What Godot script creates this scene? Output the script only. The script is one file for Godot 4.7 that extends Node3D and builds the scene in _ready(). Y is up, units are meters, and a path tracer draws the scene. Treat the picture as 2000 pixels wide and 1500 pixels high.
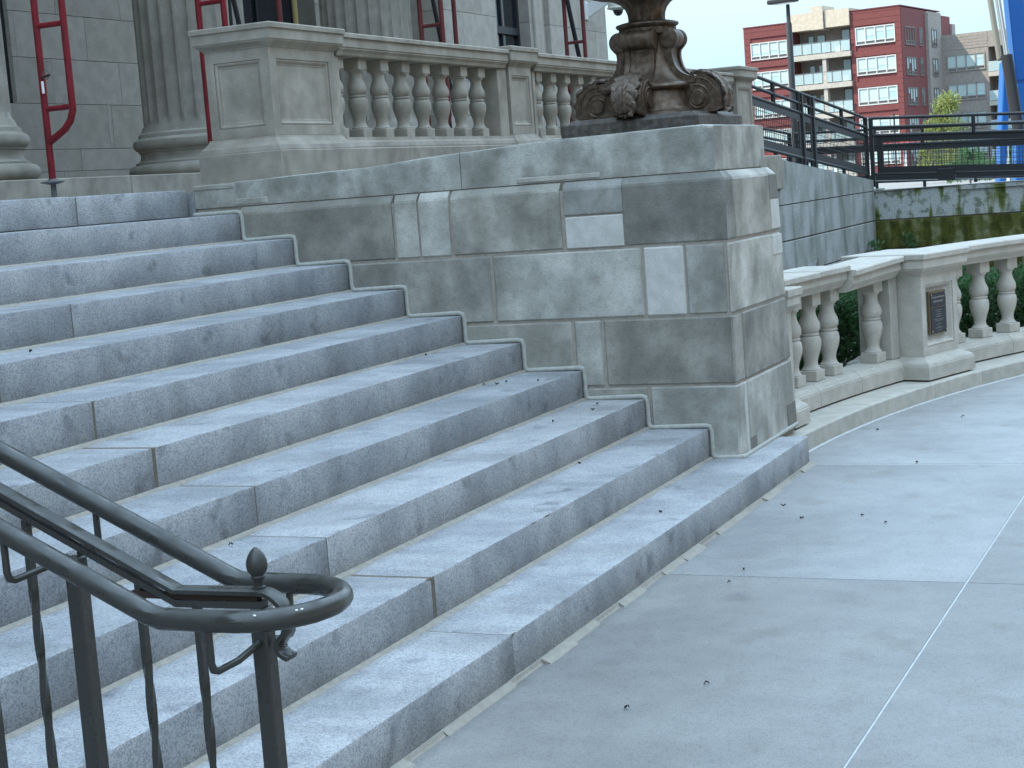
extends Node3D

const H := 0.152        # riser
const D := 0.3264       # tread
const CX := 0.4         # centre of the round plaza
const CZ := 9.2
const LAND := 1.672     # landing level
var M := {}
var taken := {}
var rng := RandomNumberGenerator.new()


# ---------- geometry ----------
class MB:
	var v := PackedVector3Array()

	func tri(a: Vector3, b: Vector3, c: Vector3) -> void:
		if (b - a).cross(c - a).length_squared() > 1e-16:
			v.append(a)
			v.append(b)
			v.append(c)

	func quad(a: Vector3, b: Vector3, c: Vector3, d: Vector3) -> void:
		tri(a, b, c)
		tri(a, c, d)

	func cap(ring: PackedVector3Array, flip: bool) -> void:
		var n := Vector3.ZERO
		for i in ring.size():
			n += ring[i].cross(ring[(i + 1) % ring.size()])
		if n.length() < 1e-12:
			return
		n = n.normalized()
		var t := n.cross(Vector3.UP if absf(n.y) < 0.9 else Vector3.RIGHT).normalized()
		var u := n.cross(t)
		var flat := PackedVector2Array()
		for p in ring:
			flat.append(Vector2(p.dot(t), p.dot(u)))
		var ids := Geometry2D.triangulate_polygon(flat)
		for i in range(0, ids.size(), 3):
			var a := ring[ids[i]]
			var b := ring[ids[i + 1]]
			var c := ring[ids[i + 2]]
			var same := (b - a).cross(c - a).dot(n) > 0.0
			if same != flip:
				tri(a, b, c)
			else:
				tri(a, c, b)

	func loft(rings: Array, caps := true, round := false) -> void:
		var n: int = rings[0].size()
		var m: int = rings.size()
		for i in (m if round else m - 1):
			var p: PackedVector3Array = rings[i]
			var q: PackedVector3Array = rings[(i + 1) % m]
			for j in n:
				var k := (j + 1) % n
				quad(p[j], p[k], q[k], q[j])
		if caps and not round:
			cap(rings[0], true)
			cap(rings[m - 1], false)

	func box(lo: Vector3, hi: Vector3, b := 0.0) -> void:
		var c := (lo + hi) * 0.5
		var e := (hi - lo) * 0.5
		obox(Transform3D(Basis.IDENTITY, c), e, b)

	# box with chamfered edges, half extents e, in frame t
	func obox(t: Transform3D, e: Vector3, b := 0.0) -> void:
		b = minf(b, minf(e.x, minf(e.y, e.z)) * 0.45)
		var x := e.x
		var y := e.y
		var z := e.z
		if b <= 0.0:
			var p := []
			for s in [[-1, -1, -1], [1, -1, -1], [1, 1, -1], [-1, 1, -1], [-1, -1, 1], [1, -1, 1], [1, 1, 1], [-1, 1, 1]]:
				p.append(t * Vector3(s[0] * x, s[1] * y, s[2] * z))
			quad(p[4], p[5], p[6], p[7])
			quad(p[1], p[0], p[3], p[2])
			quad(p[5], p[1], p[2], p[6])
			quad(p[0], p[4], p[7], p[3])
			quad(p[7], p[6], p[2], p[3])
			quad(p[0], p[1], p[5], p[4])
			return
		var rings := []
		for lv in [[-y, b], [-y + b, 0.0], [y - b, 0.0], [y, b]]:
			var i: float = lv[1]
			var r := PackedVector3Array()
			var xi := x - i
			var zi := z - i
			var cut := b - i
			for q in [[-xi, zi - cut], [-xi + cut, zi], [xi - cut, zi], [xi, zi - cut], [xi, -zi + cut], [xi - cut, -zi], [-xi + cut, -zi], [-xi, -zi + cut]]:
				r.append(t * Vector3(q[0], lv[0], q[1]))
			rings.append(r)
		loft(rings, false)
		var r0: PackedVector3Array = rings[0]
		var r3: PackedVector3Array = rings[3]
		quad(r0[0], r0[6], r0[4], r0[2])
		quad(r3[0], r3[2], r3[4], r3[6])

	# polygon in frame t's x,y plane, extruded from z = a to z = b
	func prism(poly: PackedVector2Array, t: Transform3D, a: float, b: float) -> void:
		var r0 := PackedVector3Array()
		var r1 := PackedVector3Array()
		for p in poly:
			r0.append(t * Vector3(p.x, p.y, a))
			r1.append(t * Vector3(p.x, p.y, b))
		loft([r0, r1])

	func tube(path: Array, r: float, n := 10, closed := false, wide := 1.0) -> void:
		var rings := []
		var m := path.size()
		var up := Vector3.UP
		for i in m:
			var a: Vector3 = path[(i - 1 + m) % m] if closed or i > 0 else path[i]
			var b: Vector3 = path[(i + 1) % m] if closed or i < m - 1 else path[i]
			var tg := (b - a).normalized()
			if absf(tg.dot(up)) > 0.95 and i == 0:
				up = Vector3.RIGHT
			var side := tg.cross(up).normalized()
			up = side.cross(tg).normalized()
			var st := 1.0
			if i > 0 and i < m - 1:
				var h := tg.dot((path[i] - path[i - 1]).normalized())
				st = 1.0 / maxf(0.6, h)
			var ring := PackedVector3Array()
			for j in n:
				var an := TAU * j / n
				ring.append(path[i] + side * cos(an) * r * wide * st + up * sin(an) * r * st)
			rings.append(ring)
		loft(rings, true, closed)

	func lathe(prof: Array, n: int, at := Vector3.ZERO) -> void:
		var rings := []
		for p in prof:
			var ring := PackedVector3Array()
			for j in n:
				var an := -TAU * j / n
				ring.append(at + Vector3(cos(an) * p.x, p.y, sin(an) * p.x))
			rings.append(ring)
		loft(rings)

	# rectangular rings: rows of [y, x0, x1, z0, z1]
	func stack(rows: Array, t := Transform3D.IDENTITY) -> void:
		var rings := []
		for q in rows:
			var r := PackedVector3Array()
			for c in [[q[1], q[4]], [q[2], q[4]], [q[2], q[3]], [q[1], q[3]]]:
				r.append(t * Vector3(c[0], q[0], c[1]))
			rings.append(r)
		loft(rings)


func mesh_of(mb: MB, crease := 0.0, origin := Vector3.ZERO) -> ArrayMesh:
	var v := mb.v
	var n := v.size()
	var vol := 0.0
	var mid := v[0]
	for i in range(0, n, 3):
		vol += (v[i] - mid).dot((v[i + 1] - mid).cross(v[i + 2] - mid))
	var out := PackedVector3Array()
	var nor := PackedVector3Array()
	out.resize(n)
	nor.resize(n)
	var b := 1 if vol < 0.0 else 2
	var c := 3 - b
	for i in range(0, n, 3):
		var p := v[i]
		var q := v[i + c]      # counter-clockwise seen from outside
		var s := v[i + b]
		var f := (q - p).cross(s - p).normalized()
		out[i] = p - origin
		out[i + 1] = s - origin
		out[i + 2] = q - origin
		nor[i] = f
		nor[i + 1] = f
		nor[i + 2] = f
	if vol < 0.0:
		pass
	if crease > 0.0:
		var lim := cos(deg_to_rad(crease))
		var at := {}
		for i in n:
			var k := Vector3i((out[i] * 20000.0).round())
			if at.has(k):
				at[k].append(i)
			else:
				at[k] = [i]
		var sm := nor.duplicate()
		for k in at:
			var ids: Array = at[k]
			for i in ids:
				var sum := Vector3.ZERO
				for j in ids:
					if nor[i].dot(nor[j]) > lim:
						sum += nor[j]
				sm[i] = sum.normalized()
		nor = sm
	var arr := []
	arr.resize(Mesh.ARRAY_MAX)
	arr[Mesh.ARRAY_VERTEX] = out
	arr[Mesh.ARRAY_NORMAL] = nor
	var am := ArrayMesh.new()
	am.add_surface_from_arrays(Mesh.PRIMITIVE_TRIANGLES, arr)
	return am


# ---------- naming ----------
func numbered(called: String) -> String:
	var k: int = taken.get(called, -1) + 1
	taken[called] = k
	return called if k == 0 else "%s_%03d" % [called, k]


func origin_of(n: Node3D) -> Vector3:
	var o := Vector3.ZERO
	var p: Node = n
	while p != self and p is Node3D:
		o += (p as Node3D).position
		p = p.get_parent()
	return o


func tag(o: Node, label: String, category: String, group := "") -> Node:
	o.set_meta("label", label)
	o.set_meta("category", category)
	if group:
		o.set_meta("group", group)
	return o


func thing(called: String, label: String, category: String, at: Vector3, group := "") -> Node3D:
	var o := Node3D.new()
	o.name = numbered(called)
	add_child(o)
	o.position = at
	tag(o, label, category, group)
	return o


func struct(called: String, at := Vector3.ZERO) -> Node3D:
	var o := Node3D.new()
	o.name = numbered(called)
	add_child(o)
	o.position = at
	o.set_meta("kind", "structure")
	return o


# a mesh given in world coordinates becomes a part of parent (or a top-level object)
func part(called: String, mb: MB, m: Material, parent: Node3D = null, crease := 0.0) -> MeshInstance3D:
	var o := MeshInstance3D.new()
	if parent:
		o.name = called
		parent.add_child(o, true)
		o.mesh = mesh_of(mb, crease, origin_of(parent))
	else:
		o.name = numbered(called)
		add_child(o)
		var lo := mb.v[0]
		var hi := mb.v[0]
		for p in mb.v:
			lo = lo.min(p)
			hi = hi.max(p)
		var at := Vector3((lo.x + hi.x) / 2, lo.y, (lo.z + hi.z) / 2)
		o.mesh = mesh_of(mb, crease, at)
		o.position = at
	o.material_override = null
	o.mesh.surface_set_material(0, m)
	return o


# a shared mesh placed in world coordinates
func put(called: String, me: Mesh, parent: Node3D, at: Vector3, turn := 0.0, m: Material = null) -> MeshInstance3D:
	var o := MeshInstance3D.new()
	o.name = called
	o.mesh = me
	parent.add_child(o, true)
	o.position = at - origin_of(parent)
	o.rotation.y = turn
	if m:
		o.set_surface_override_material(0, m)
	return o


func pick(a: Array):
	return a[rng.randi() % a.size()]


# ---------- textures ----------
func nz(sd: int, freq: float, oct: int, size: int, kind := FastNoiseLite.TYPE_SIMPLEX_SMOOTH, tall := 1) -> PackedByteArray:
	var n := FastNoiseLite.new()
	n.seed = sd
	n.frequency = freq
	n.noise_type = kind
	n.fractal_octaves = oct
	n.fractal_type = FastNoiseLite.FRACTAL_FBM if oct > 1 else FastNoiseLite.FRACTAL_NONE
	if kind == FastNoiseLite.TYPE_CELLULAR:
		n.cellular_return_type = FastNoiseLite.RETURN_CELL_VALUE
	var im := n.get_seamless_image(size, size / tall)
	im.convert(Image.FORMAT_L8)
	if tall > 1:
		im.resize(size, size, Image.INTERPOLATE_CUBIC)
	return im.get_data()


# layers: [noise, from colour, to colour, lo, hi]; the factors multiply
func weave(size: int, layers: Array) -> ImageTexture:
	var n := size * size
	var luts := []
	for l in layers:
		var lr := PackedFloat32Array()
		var lg := PackedFloat32Array()
		var lb := PackedFloat32Array()
		for i in 256:
			var t := smoothstep(float(l[3]), float(l[4]), i / 255.0)
			var c: Color = (l[1] as Color).lerp(l[2], t)
			lr.append(c.r)
			lg.append(c.g)
			lb.append(c.b)
		luts.append([l[0], lr, lg, lb])
	var out := PackedByteArray()
	out.resize(n * 3)
	var a: Array = luts[0]
	var b: Array = luts[1]
	var c2: Array = luts[2]
	var da: PackedByteArray = a[0]
	var db: PackedByteArray = b[0]
	var dc: PackedByteArray = c2[0]
	var ar: PackedFloat32Array = a[1]
	var ag: PackedFloat32Array = a[2]
	var ab: PackedFloat32Array = a[3]
	var br: PackedFloat32Array = b[1]
	var bg: PackedFloat32Array = b[2]
	var bb: PackedFloat32Array = b[3]
	var cr: PackedFloat32Array = c2[1]
	var cg: PackedFloat32Array = c2[2]
	var cb: PackedFloat32Array = c2[3]
	for i in n:
		var x := da[i]
		var y := db[i]
		var z := dc[i]
		out[i * 3] = mini(255, int(ar[x] * br[y] * cr[z] * 255.0))
		out[i * 3 + 1] = mini(255, int(ag[x] * bg[y] * cg[z] * 255.0))
		out[i * 3 + 2] = mini(255, int(ab[x] * bb[y] * cb[z] * 255.0))
	return ImageTexture.create_from_image(Image.create_from_data(size, size, false, Image.FORMAT_RGB8, out))


func grey(size: int, data: PackedByteArray) -> ImageTexture:
	return ImageTexture.create_from_image(Image.create_from_data(size, size, false, Image.FORMAT_L8, data))


func lin(r: float, g: float, b: float) -> Color:
	return Color(r, g, b).linear_to_srgb()


func mat(called: String, color: Color, rough: float, tex: Texture2D = null, tile := 1.0, over: Texture2D = null, over_tile := 4.0, relief: Texture2D = null, depth := 0.0) -> StandardMaterial3D:
	var m := StandardMaterial3D.new()
	m.resource_name = called
	m.albedo_color = color
	m.roughness = rough
	m.metallic_specular = 0.4
	m.uv1_triplanar = true
	m.uv1_world_triplanar = true
	m.uv1_triplanar_sharpness = 8.0
	m.uv1_scale = Vector3.ONE / tile
	if tex:
		m.albedo_texture = tex
	if over:
		m.detail_enabled = true
		m.detail_albedo = over
		m.detail_blend_mode = BaseMaterial3D.BLEND_MODE_MUL
		m.detail_uv_layer = BaseMaterial3D.DETAIL_UV_2
		m.uv2_triplanar = true
		m.uv2_world_triplanar = true
		m.uv2_triplanar_sharpness = 8.0
		m.uv2_scale = Vector3.ONE / over_tile
	if relief:
		m.heightmap_enabled = true
		m.heightmap_texture = relief
		m.heightmap_scale = depth
	M[called] = m
	return m


func tint(called: String, from: String, color: Color, shift := Vector3.ZERO) -> StandardMaterial3D:
	var m: StandardMaterial3D = M[from].duplicate()
	m.resource_name = called
	m.albedo_color = color
	m.uv1_offset = shift
	m.uv2_offset = shift * 0.37
	M[called] = m
	return m


# ---------- camera, sky, sun ----------
func set_view() -> void:
	var cam := Camera3D.new()
	cam.name = "camera"
	cam.fov = rad_to_deg(2.0 * atan(750.0 / 3271.92))
	cam.near = 0.05
	cam.far = 900.0
	var b := Basis(Vector3.UP, -1.14181012) * Basis(Vector3.RIGHT, -0.117072605) * Basis(Vector3.BACK, -0.0756417257)
	cam.transform = Transform3D(b, Vector3(-7.835034, 1.556278, 2.529939))
	add_child(cam)
	cam.current = true
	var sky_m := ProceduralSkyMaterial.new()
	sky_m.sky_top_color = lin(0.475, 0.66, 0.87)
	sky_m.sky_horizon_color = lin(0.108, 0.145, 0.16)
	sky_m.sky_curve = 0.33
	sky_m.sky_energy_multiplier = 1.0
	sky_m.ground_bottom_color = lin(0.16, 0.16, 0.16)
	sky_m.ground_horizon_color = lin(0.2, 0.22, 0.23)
	sky_m.sun_angle_max = 4.0
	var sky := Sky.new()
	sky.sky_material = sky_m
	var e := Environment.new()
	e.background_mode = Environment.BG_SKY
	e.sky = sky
	e.tonemap_mode = Environment.TONE_MAPPER_LINEAR
	e.tonemap_exposure = 4.95
	e.sdfgi_enabled = true
	e.ssao_enabled = true
	e.ssil_enabled = true
	var we := WorldEnvironment.new()
	we.name = "environment"
	we.environment = e
	add_child(we)
	var sun := DirectionalLight3D.new()
	sun.name = "sun"
	sun.light_energy = 0.6
	sun.light_color = Color(1.0, 0.95, 0.87)
	sun.light_angular_distance = 0.5
	sun.shadow_enabled = true
	sun.basis = Basis.looking_at(Vector3(0.62, -1.46, 1.0).normalized())
	add_child(sun)


func set_materials() -> void:
	var W := Color(1, 1, 1)
	var grain := nz(11, 0.2, 1, 1024, FastNoiseLite.TYPE_CELLULAR)
	var fine := nz(12, 0.33, 2, 1024)
	var soft := nz(13, 0.006, 4, 1024)
	var cloud := nz(14, 0.012, 5, 1024)
	var streak := nz(15, 0.03, 4, 1024, FastNoiseLite.TYPE_SIMPLEX_SMOOTH, 8)
	var drip := nz(25, 0.011, 4, 1024, FastNoiseLite.TYPE_SIMPLEX_SMOOTH, 5)
	var pits := nz(26, 0.07, 2, 1024)
	var lie := nz(16, 0.02, 5, 1024, FastNoiseLite.TYPE_SIMPLEX_SMOOTH, 3)
	var blot := nz(17, 0.016, 5, 1024)
	var tiny := nz(18, 0.12, 3, 1024)
	var granite := weave(1024, [[grain, Color(0.82, 0.825, 0.835), W, 0.1, 0.6], [fine, Color(0.80, 0.80, 0.80), W, 0.25, 0.75], [soft, Color(0.95, 0.95, 0.96), W, 0.2, 0.7]])
	var stain := weave(1024, [[blot, W, Color(0.78, 0.785, 0.79), 0.68, 0.92], [soft, Color(0.9, 0.905, 0.91), W, 0.25, 0.65], [drip, Color(0.93, 0.93, 0.925), W, 0.25, 0.6]])
	var lime := weave(1024, [[cloud, Color(0.92, 0.92, 0.915), W, 0.1, 0.9], [tiny, Color(0.95, 0.95, 0.95), W, 0.2, 0.75], [fine, Color(0.92, 0.92, 0.92), W, 0.2, 0.8]])
	var weather := weave(1024, [[drip, Color(0.88, 0.88, 0.865), W, 0.1, 0.85], [soft, Color(0.78, 0.785, 0.78), W, 0.15, 0.8], [pits, Color(0.95, 0.95, 0.945), W, 0.15, 0.55]])
	var mild := weave(1024, [[drip, Color(0.94, 0.935, 0.925), W, 0.1, 0.85], [blot, W, Color(0.92, 0.92, 0.915), 0.3, 0.95], [soft, Color(0.9, 0.9, 0.895), W, 0.1, 0.9]])
	var bare := weave(1024, [[pits, Color(0.94, 0.94, 0.94), W, 0.2, 0.5], [fine, Color(0.80, 0.80, 0.80), W, 0.2, 0.75], [cloud, Color(0.95, 0.95, 0.95), W, 0.1, 0.9]])
	var sweep := weave(1024, [[lie, Color(0.965, 0.965, 0.97), W, 0.1, 0.9], [soft, Color(0.92, 0.92, 0.92), W, 0.15, 0.85], [blot, W, Color(0.93, 0.925, 0.91), 0.6, 0.9]])
	var mossy := weave(1024, [[drip, Color(0.82, 0.83, 0.81), W, 0.15, 0.6], [soft, Color(0.85, 0.86, 0.83), W, 0.2, 0.75], [tiny, Color(0.92, 0.92, 0.92), W, 0.2, 0.7]])
	var green := weave(1024, [[drip, Color(0.5, 0.5, 0.16), Color(0.82, 0.82, 0.72), 0.3, 0.9], [blot, Color(0.75, 0.78, 0.6), W, 0.3, 0.7], [tiny, Color(0.8, 0.8, 0.8), W, 0.2, 0.7]])
	var algae := weave(1024, [[drip, Color(0.5, 0.55, 0.24), W, 0.22, 0.5], [blot, W, Color(0.7, 0.72, 0.66), 0.5, 0.8], [tiny, Color(0.84, 0.84, 0.84), W, 0.2, 0.7]])
	var patina := weave(1024, [[blot, Color(0.82, 0.79, 0.76), W, 0.3, 0.75], [tiny, Color(0.88, 0.88, 0.88), W, 0.25, 0.7], [streak, W, Color(0.92, 0.96, 1.0), 0.5, 0.8]])
	var relief := grey(1024, fine)
	var rough_relief := grey(1024, tiny)
	var worn := grey(1024, cloud)

	mat("granite", lin(0.48, 0.48, 0.475), 0.55, granite, 0.95, stain, 4.7, relief, 0.12)
	tint("granite_b", "granite", lin(0.445, 0.45, 0.45), Vector3(0.31, 0.17, 0.63))
	tint("granite_c", "granite", lin(0.51, 0.505, 0.495), Vector3(0.71, 0.47, 0.13))
	tint("granite_new", "granite", lin(0.57, 0.575, 0.57), Vector3(0.2, 0.6, 0.4))
	mat("mortar", lin(0.38, 0.345, 0.29), 0.9, lime, 0.6, null, 1.0, rough_relief, 0.15)
	mat("mortar_bead", lin(0.46, 0.45, 0.40), 0.85, lime, 0.5, null, 1.0, rough_relief, 0.15)
	mat("mortar_dark", lin(0.17, 0.14, 0.11), 0.9, lime, 0.6)
	mat("mortar_wall", lin(0.42, 0.37, 0.31), 0.9, lime, 0.6, null, 1.0, rough_relief, 0.2)
	mat("wall_stone", lin(0.56, 0.53, 0.47), 0.8, lime, 1.7, weather, 3.3, rough_relief, 0.1)
	tint("wall_stone_b", "wall_stone", lin(0.475, 0.45, 0.40), Vector3(0.4, 0.2, 0.7))
	tint("wall_stone_c", "wall_stone", lin(0.62, 0.585, 0.52), Vector3(0.8, 0.5, 0.3))
	tint("wall_stone_d", "wall_stone", lin(0.415, 0.40, 0.365), Vector3(0.15, 0.9, 0.55))
	mat("stone_patch", lin(0.61, 0.59, 0.54), 0.8, lime, 1.3, null, 1.0, relief, 0.04)
	mat("stone_plug", lin(0.22, 0.205, 0.18), 0.85, lime, 0.8, null, 1.0, rough_relief, 0.2)
	mat("cap_stone", lin(0.51, 0.49, 0.44), 0.82, lime, 1.3, weather, 2.3, rough_relief, 0.16)
	mat("old_lime", lin(0.45, 0.405, 0.335), 0.8, lime, 1.6, mild, 3.6, relief, 0.05)
	tint("old_lime_b", "old_lime", lin(0.425, 0.38, 0.315), Vector3(0.3, 0.6, 0.2))
	mat("new_lime", lin(0.56, 0.515, 0.44), 0.78, lime, 1.9, null, 1.0, relief, 0.03)
	tint("new_lime_b", "new_lime", lin(0.53, 0.49, 0.42), Vector3(0.5, 0.1, 0.8))
	mat("facade", lin(0.42, 0.39, 0.335), 0.82, lime, 2.4, null, 1.0, relief, 0.03)
	tint("facade_b", "facade", lin(0.395, 0.365, 0.315), Vector3(0.5, 0.1, 0.8))
	tint("facade_c", "facade", lin(0.445, 0.415, 0.36), Vector3(0.1, 0.7, 0.3))
	mat("column", lin(0.38, 0.35, 0.295), 0.82, lime, 1.8, mild, 6.0)
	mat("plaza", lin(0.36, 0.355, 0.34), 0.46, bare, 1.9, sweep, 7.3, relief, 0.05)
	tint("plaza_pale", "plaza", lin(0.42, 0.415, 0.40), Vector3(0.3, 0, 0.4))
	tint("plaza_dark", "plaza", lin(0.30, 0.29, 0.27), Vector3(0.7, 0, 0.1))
	mat("sealant", lin(0.55, 0.55, 0.53), 0.7, lime, 0.7)
	mat("ground", lin(0.18, 0.18, 0.175), 0.9, bare, 3.0)
	mat("ramp", lin(0.37, 0.375, 0.36), 0.85, mossy, 4.3, null, 1.0, rough_relief, 0.1)
	mat("ramp_moss", lin(0.33, 0.33, 0.24), 0.9, green, 2.6, null, 1.0, rough_relief, 0.2)
	mat("ramp_algae", lin(0.40, 0.41, 0.385), 0.88, algae, 2.9, null, 1.0, rough_relief, 0.15)
	mat("ramp_top", lin(0.36, 0.37, 0.34), 0.85, mossy, 1.9, stain, 3.0, rough_relief, 0.1)
	var bz := mat("bronze", lin(0.145, 0.105, 0.075), 0.44, patina, 0.7, null, 1.0, rough_relief, 0.08)
	bz.metallic = 0.6
	var bp := mat("bronze_pale", lin(0.175, 0.135, 0.105), 0.5, patina, 0.5, null, 1.0, rough_relief, 0.08)
	bp.metallic = 0.5
	var bl := mat("bronze_plinth", lin(0.15, 0.13, 0.115), 0.6, patina, 0.9, mild, 1.1, rough_relief, 0.1)
	bl.metallic = 0.3
	var rail := mat("rail_paint", lin(0.034, 0.034, 0.029), 0.36)
	rail.metallic_specular = 0.5
	rail.roughness_texture = worn
	rail.roughness = 0.75
	var wear := mat("paint_chip", lin(0.75, 0.75, 0.72), 0.6)
	wear.metallic_specular = 0.3
	mat("rust", lin(0.045, 0.026, 0.02), 0.8)
	var rp := mat("ramp_rail", lin(0.022, 0.023, 0.024), 0.5)
	rp.metallic_specular = 0.4
	mat("red_paint", lin(0.23, 0.012, 0.02), 0.45, lime, 0.8, stain, 1.3)
	tint("red_rust", "red_paint", lin(0.16, 0.03, 0.028))
	mat("black_steel", lin(0.018, 0.018, 0.02), 0.5)
	mat("grey_steel", lin(0.12, 0.12, 0.12), 0.5)
	mat("gold_steel", lin(0.22, 0.17, 0.06), 0.5)
	mat("dark_frame", lin(0.02, 0.021, 0.023), 0.45)
	var gl := mat("dark_glass", lin(0.012, 0.015, 0.02), 0.06)
	gl.metallic_specular = 0.6
	mat("white_paint", lin(0.68, 0.70, 0.68), 0.5)
	mat("cream_plastic", lin(0.60, 0.61, 0.52), 0.45)
	mat("brass", lin(0.16, 0.12, 0.07), 0.4).metallic = 0.5
	mat("plaque_blue", lin(0.014, 0.018, 0.027), 0.4)
	mat("plaque_letters", lin(0.22, 0.22, 0.2), 0.5)
	mat("brick", lin(0.165, 0.048, 0.046), 0.85, lime, 5.0)
	mat("stucco", lin(0.50, 0.44, 0.35), 0.85, lime, 6.0)
	mat("taupe", lin(0.28, 0.25, 0.22), 0.85, lime, 6.0)
	mat("slab_edge", lin(0.42, 0.39, 0.34), 0.8, lime, 6.0)
	var wg := mat("window_glass", lin(0.30, 0.42, 0.43), 0.08)
	wg.metallic_specular = 0.7
	mat("blind", lin(0.34, 0.41, 0.395), 0.6)
	mat("sash", lin(0.42, 0.42, 0.4), 0.5)
	mat("sash_dark", lin(0.13, 0.12, 0.11), 0.5)
	var bg := mat("balcony_glass", Color(0.72, 0.8, 0.8, 0.42), 0.08)
	bg.transparency = BaseMaterial3D.TRANSPARENCY_ALPHA
	mat("boom_blue", lin(0.008, 0.085, 0.28), 0.35)
	mat("boom_pale", lin(0.14, 0.22, 0.36), 0.35)
	mat("chrome", lin(0.62, 0.62, 0.6), 0.25).metallic = 0.9
	mat("olive", lin(0.16, 0.16, 0.13), 0.5)
	mat("red_roof", lin(0.36, 0.07, 0.065), 0.7, lime, 3.0)
	mat("cream_wall", lin(0.55, 0.5, 0.42), 0.85, lime, 4.0)
	for a in [["leaf_dark", 0.022, 0.05, 0.018], ["leaf_mid", 0.04, 0.085, 0.032], ["leaf_sun", 0.13, 0.145, 0.04], ["leaf_sun_b", 0.075, 0.10, 0.03]]:
		var lf := mat(a[0], lin(a[1], a[2], a[3]), 0.55)
		lf.backlight_enabled = true
		lf.backlight = lin(a[1] * 2.0, a[2] * 2.0, a[3] * 2.0)
	mat("office", lin(0.17, 0.15, 0.125), 0.85, lime, 4.0)  # walls of the unseen buildings added as sky blockers
	mat("bark", lin(0.08, 0.065, 0.05), 0.9)
	mat("dead_leaf", lin(0.03, 0.025, 0.02), 0.8)
	mat("soil", lin(0.05, 0.04, 0.03), 0.95)
	mat("tag_white", lin(0.8, 0.8, 0.8), 0.6)
	for a in ["wall_stone", "wall_stone_b", "wall_stone_c", "wall_stone_d"]:
		for k in 5:
			tint(a + str(k), a, M[a].albedo_color * Color(1.0 + 0.035 * (k - 2), 1.0 + 0.037 * (k - 2), 1.0 + 0.042 * (k - 2)), Vector3(0.37 * k + 0.11, 0.53 * k, 0.71 * k + 0.3))
	M["granites"] = [M.granite, M.granite_b, M.granite_c]
	M["facades"] = [M.facade, M.facade_b, M.facade_c, M.facade]


# ---------- ground, plaza ----------
func arc_pt(th: float, r: float, y := 0.0) -> Vector3:
	var a := deg_to_rad(th)
	return Vector3(CX + sin(a) * r, y, CZ - cos(a) * r)


func build_ground() -> void:
	var g := MB.new()
	g.box(Vector3(-300, -0.6, -320), Vector3(420, -0.05, 300))
	part("ground", g, M.ground).set_meta("kind", "structure")
	var pz := struct("plaza", Vector3(0, 0, 3))
	var outline := PackedVector2Array([Vector2(-14, 0.34), Vector2(0.672, 0.34)])
	var a0 := rad_to_deg(asin((0.672 - CX) / 8.985))
	for i in 33:
		var p := arc_pt(lerpf(a0, 64.0, i / 32.0), 8.985)
		outline.append(Vector2(p.x, p.z))
	outline.append(Vector2(8.5, 15.0))
	outline.append(Vector2(-14, 15.0))
	var xs := [[-14.0, 0.003], [-11.34, 0.003], [-8.94, 0.003], [-6.54, 0.003], [-4.14, 0.003], [-1.74, 0.0028], [0.66, 0.010], [3.06, 0.003], [5.46, 0.003], [9.0, 0.003]]
	var zs := [[0.0, 0.0], [1.5, 0.0036], [3.9, 0.003], [6.3, 0.003], [8.7, 0.003], [11.1, 0.003], [15.1, 0.0]]
	for i in xs.size() - 1:
		for j in zs.size() - 1:
			var x0: float = xs[i][0] + xs[i][1]
			var x1: float = xs[i + 1][0] - xs[i + 1][1]
			var z0: float = zs[j][0] + zs[j][1]
			var z1: float = zs[j + 1][0] - zs[j + 1][1]
			for poly in Geometry2D.intersect_polygons(outline, PackedVector2Array([Vector2(x0, z0), Vector2(x1, z0), Vector2(x1, z1), Vector2(x0, z1)])):
				var s := MB.new()
				s.prism(poly, Transform3D(Basis(Vector3(1, 0, 0), Vector3(0, 0, 1), Vector3(0, -1, 0)), Vector3.ZERO), 0.0, 0.09)
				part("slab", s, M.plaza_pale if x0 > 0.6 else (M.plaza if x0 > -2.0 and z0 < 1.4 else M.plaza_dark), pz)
	for i in range(1, xs.size() - 1):
		var s := MB.new()
		var z0 := 0.35 if xs[i][0] < 0.6 else (0.30 if xs[i][0] < 1 else arc_pt(rad_to_deg(asin((xs[i][0] - CX) / 8.98)), 8.98).z)
		s.box(Vector3(xs[i][0] - xs[i][1] - 0.001, -0.06, z0), Vector3(xs[i][0] + xs[i][1] + 0.001, -0.0015, 15.0))
		part("joint_filler", s, M.sealant, pz)
	for j in range(1, zs.size() - 1):
		var s := MB.new()
		s.box(Vector3(-14, -0.06, zs[j][0] - zs[j][1] - 0.001), Vector3(7.5, -0.0022, zs[j][0] + zs[j][1] + 0.001))
		part("joint_filler", s, M.sealant, pz)
	var f := MB.new()      # mortar run along the foot of the stairs
	for k in 40:
		var x0 := -9.0 + k * 0.2415
		var w := 0.345 + 0.012 * sin(k * 2.3) + 0.006 * sin(k * 5.1)
		f.prism(PackedVector2Array([Vector2(0.318, -0.01), Vector2(w + 0.014, -0.01), Vector2(w, 0.005), Vector2(0.33, 0.016), Vector2(0.318, 0.016)]), Transform3D(Basis(Vector3(0, 0, 1), Vector3(0, 1, 0), Vector3(-1, 0, 0)), Vector3(x0, 0, 0)), -0.2415, 0.0)
	part("mortar_fillet", f, M.mortar, pz)


# ---------- stairs ----------
func step_z(i: int) -> float:
	return 0.3236 if i == 1 else -(i - 2) * D


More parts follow.
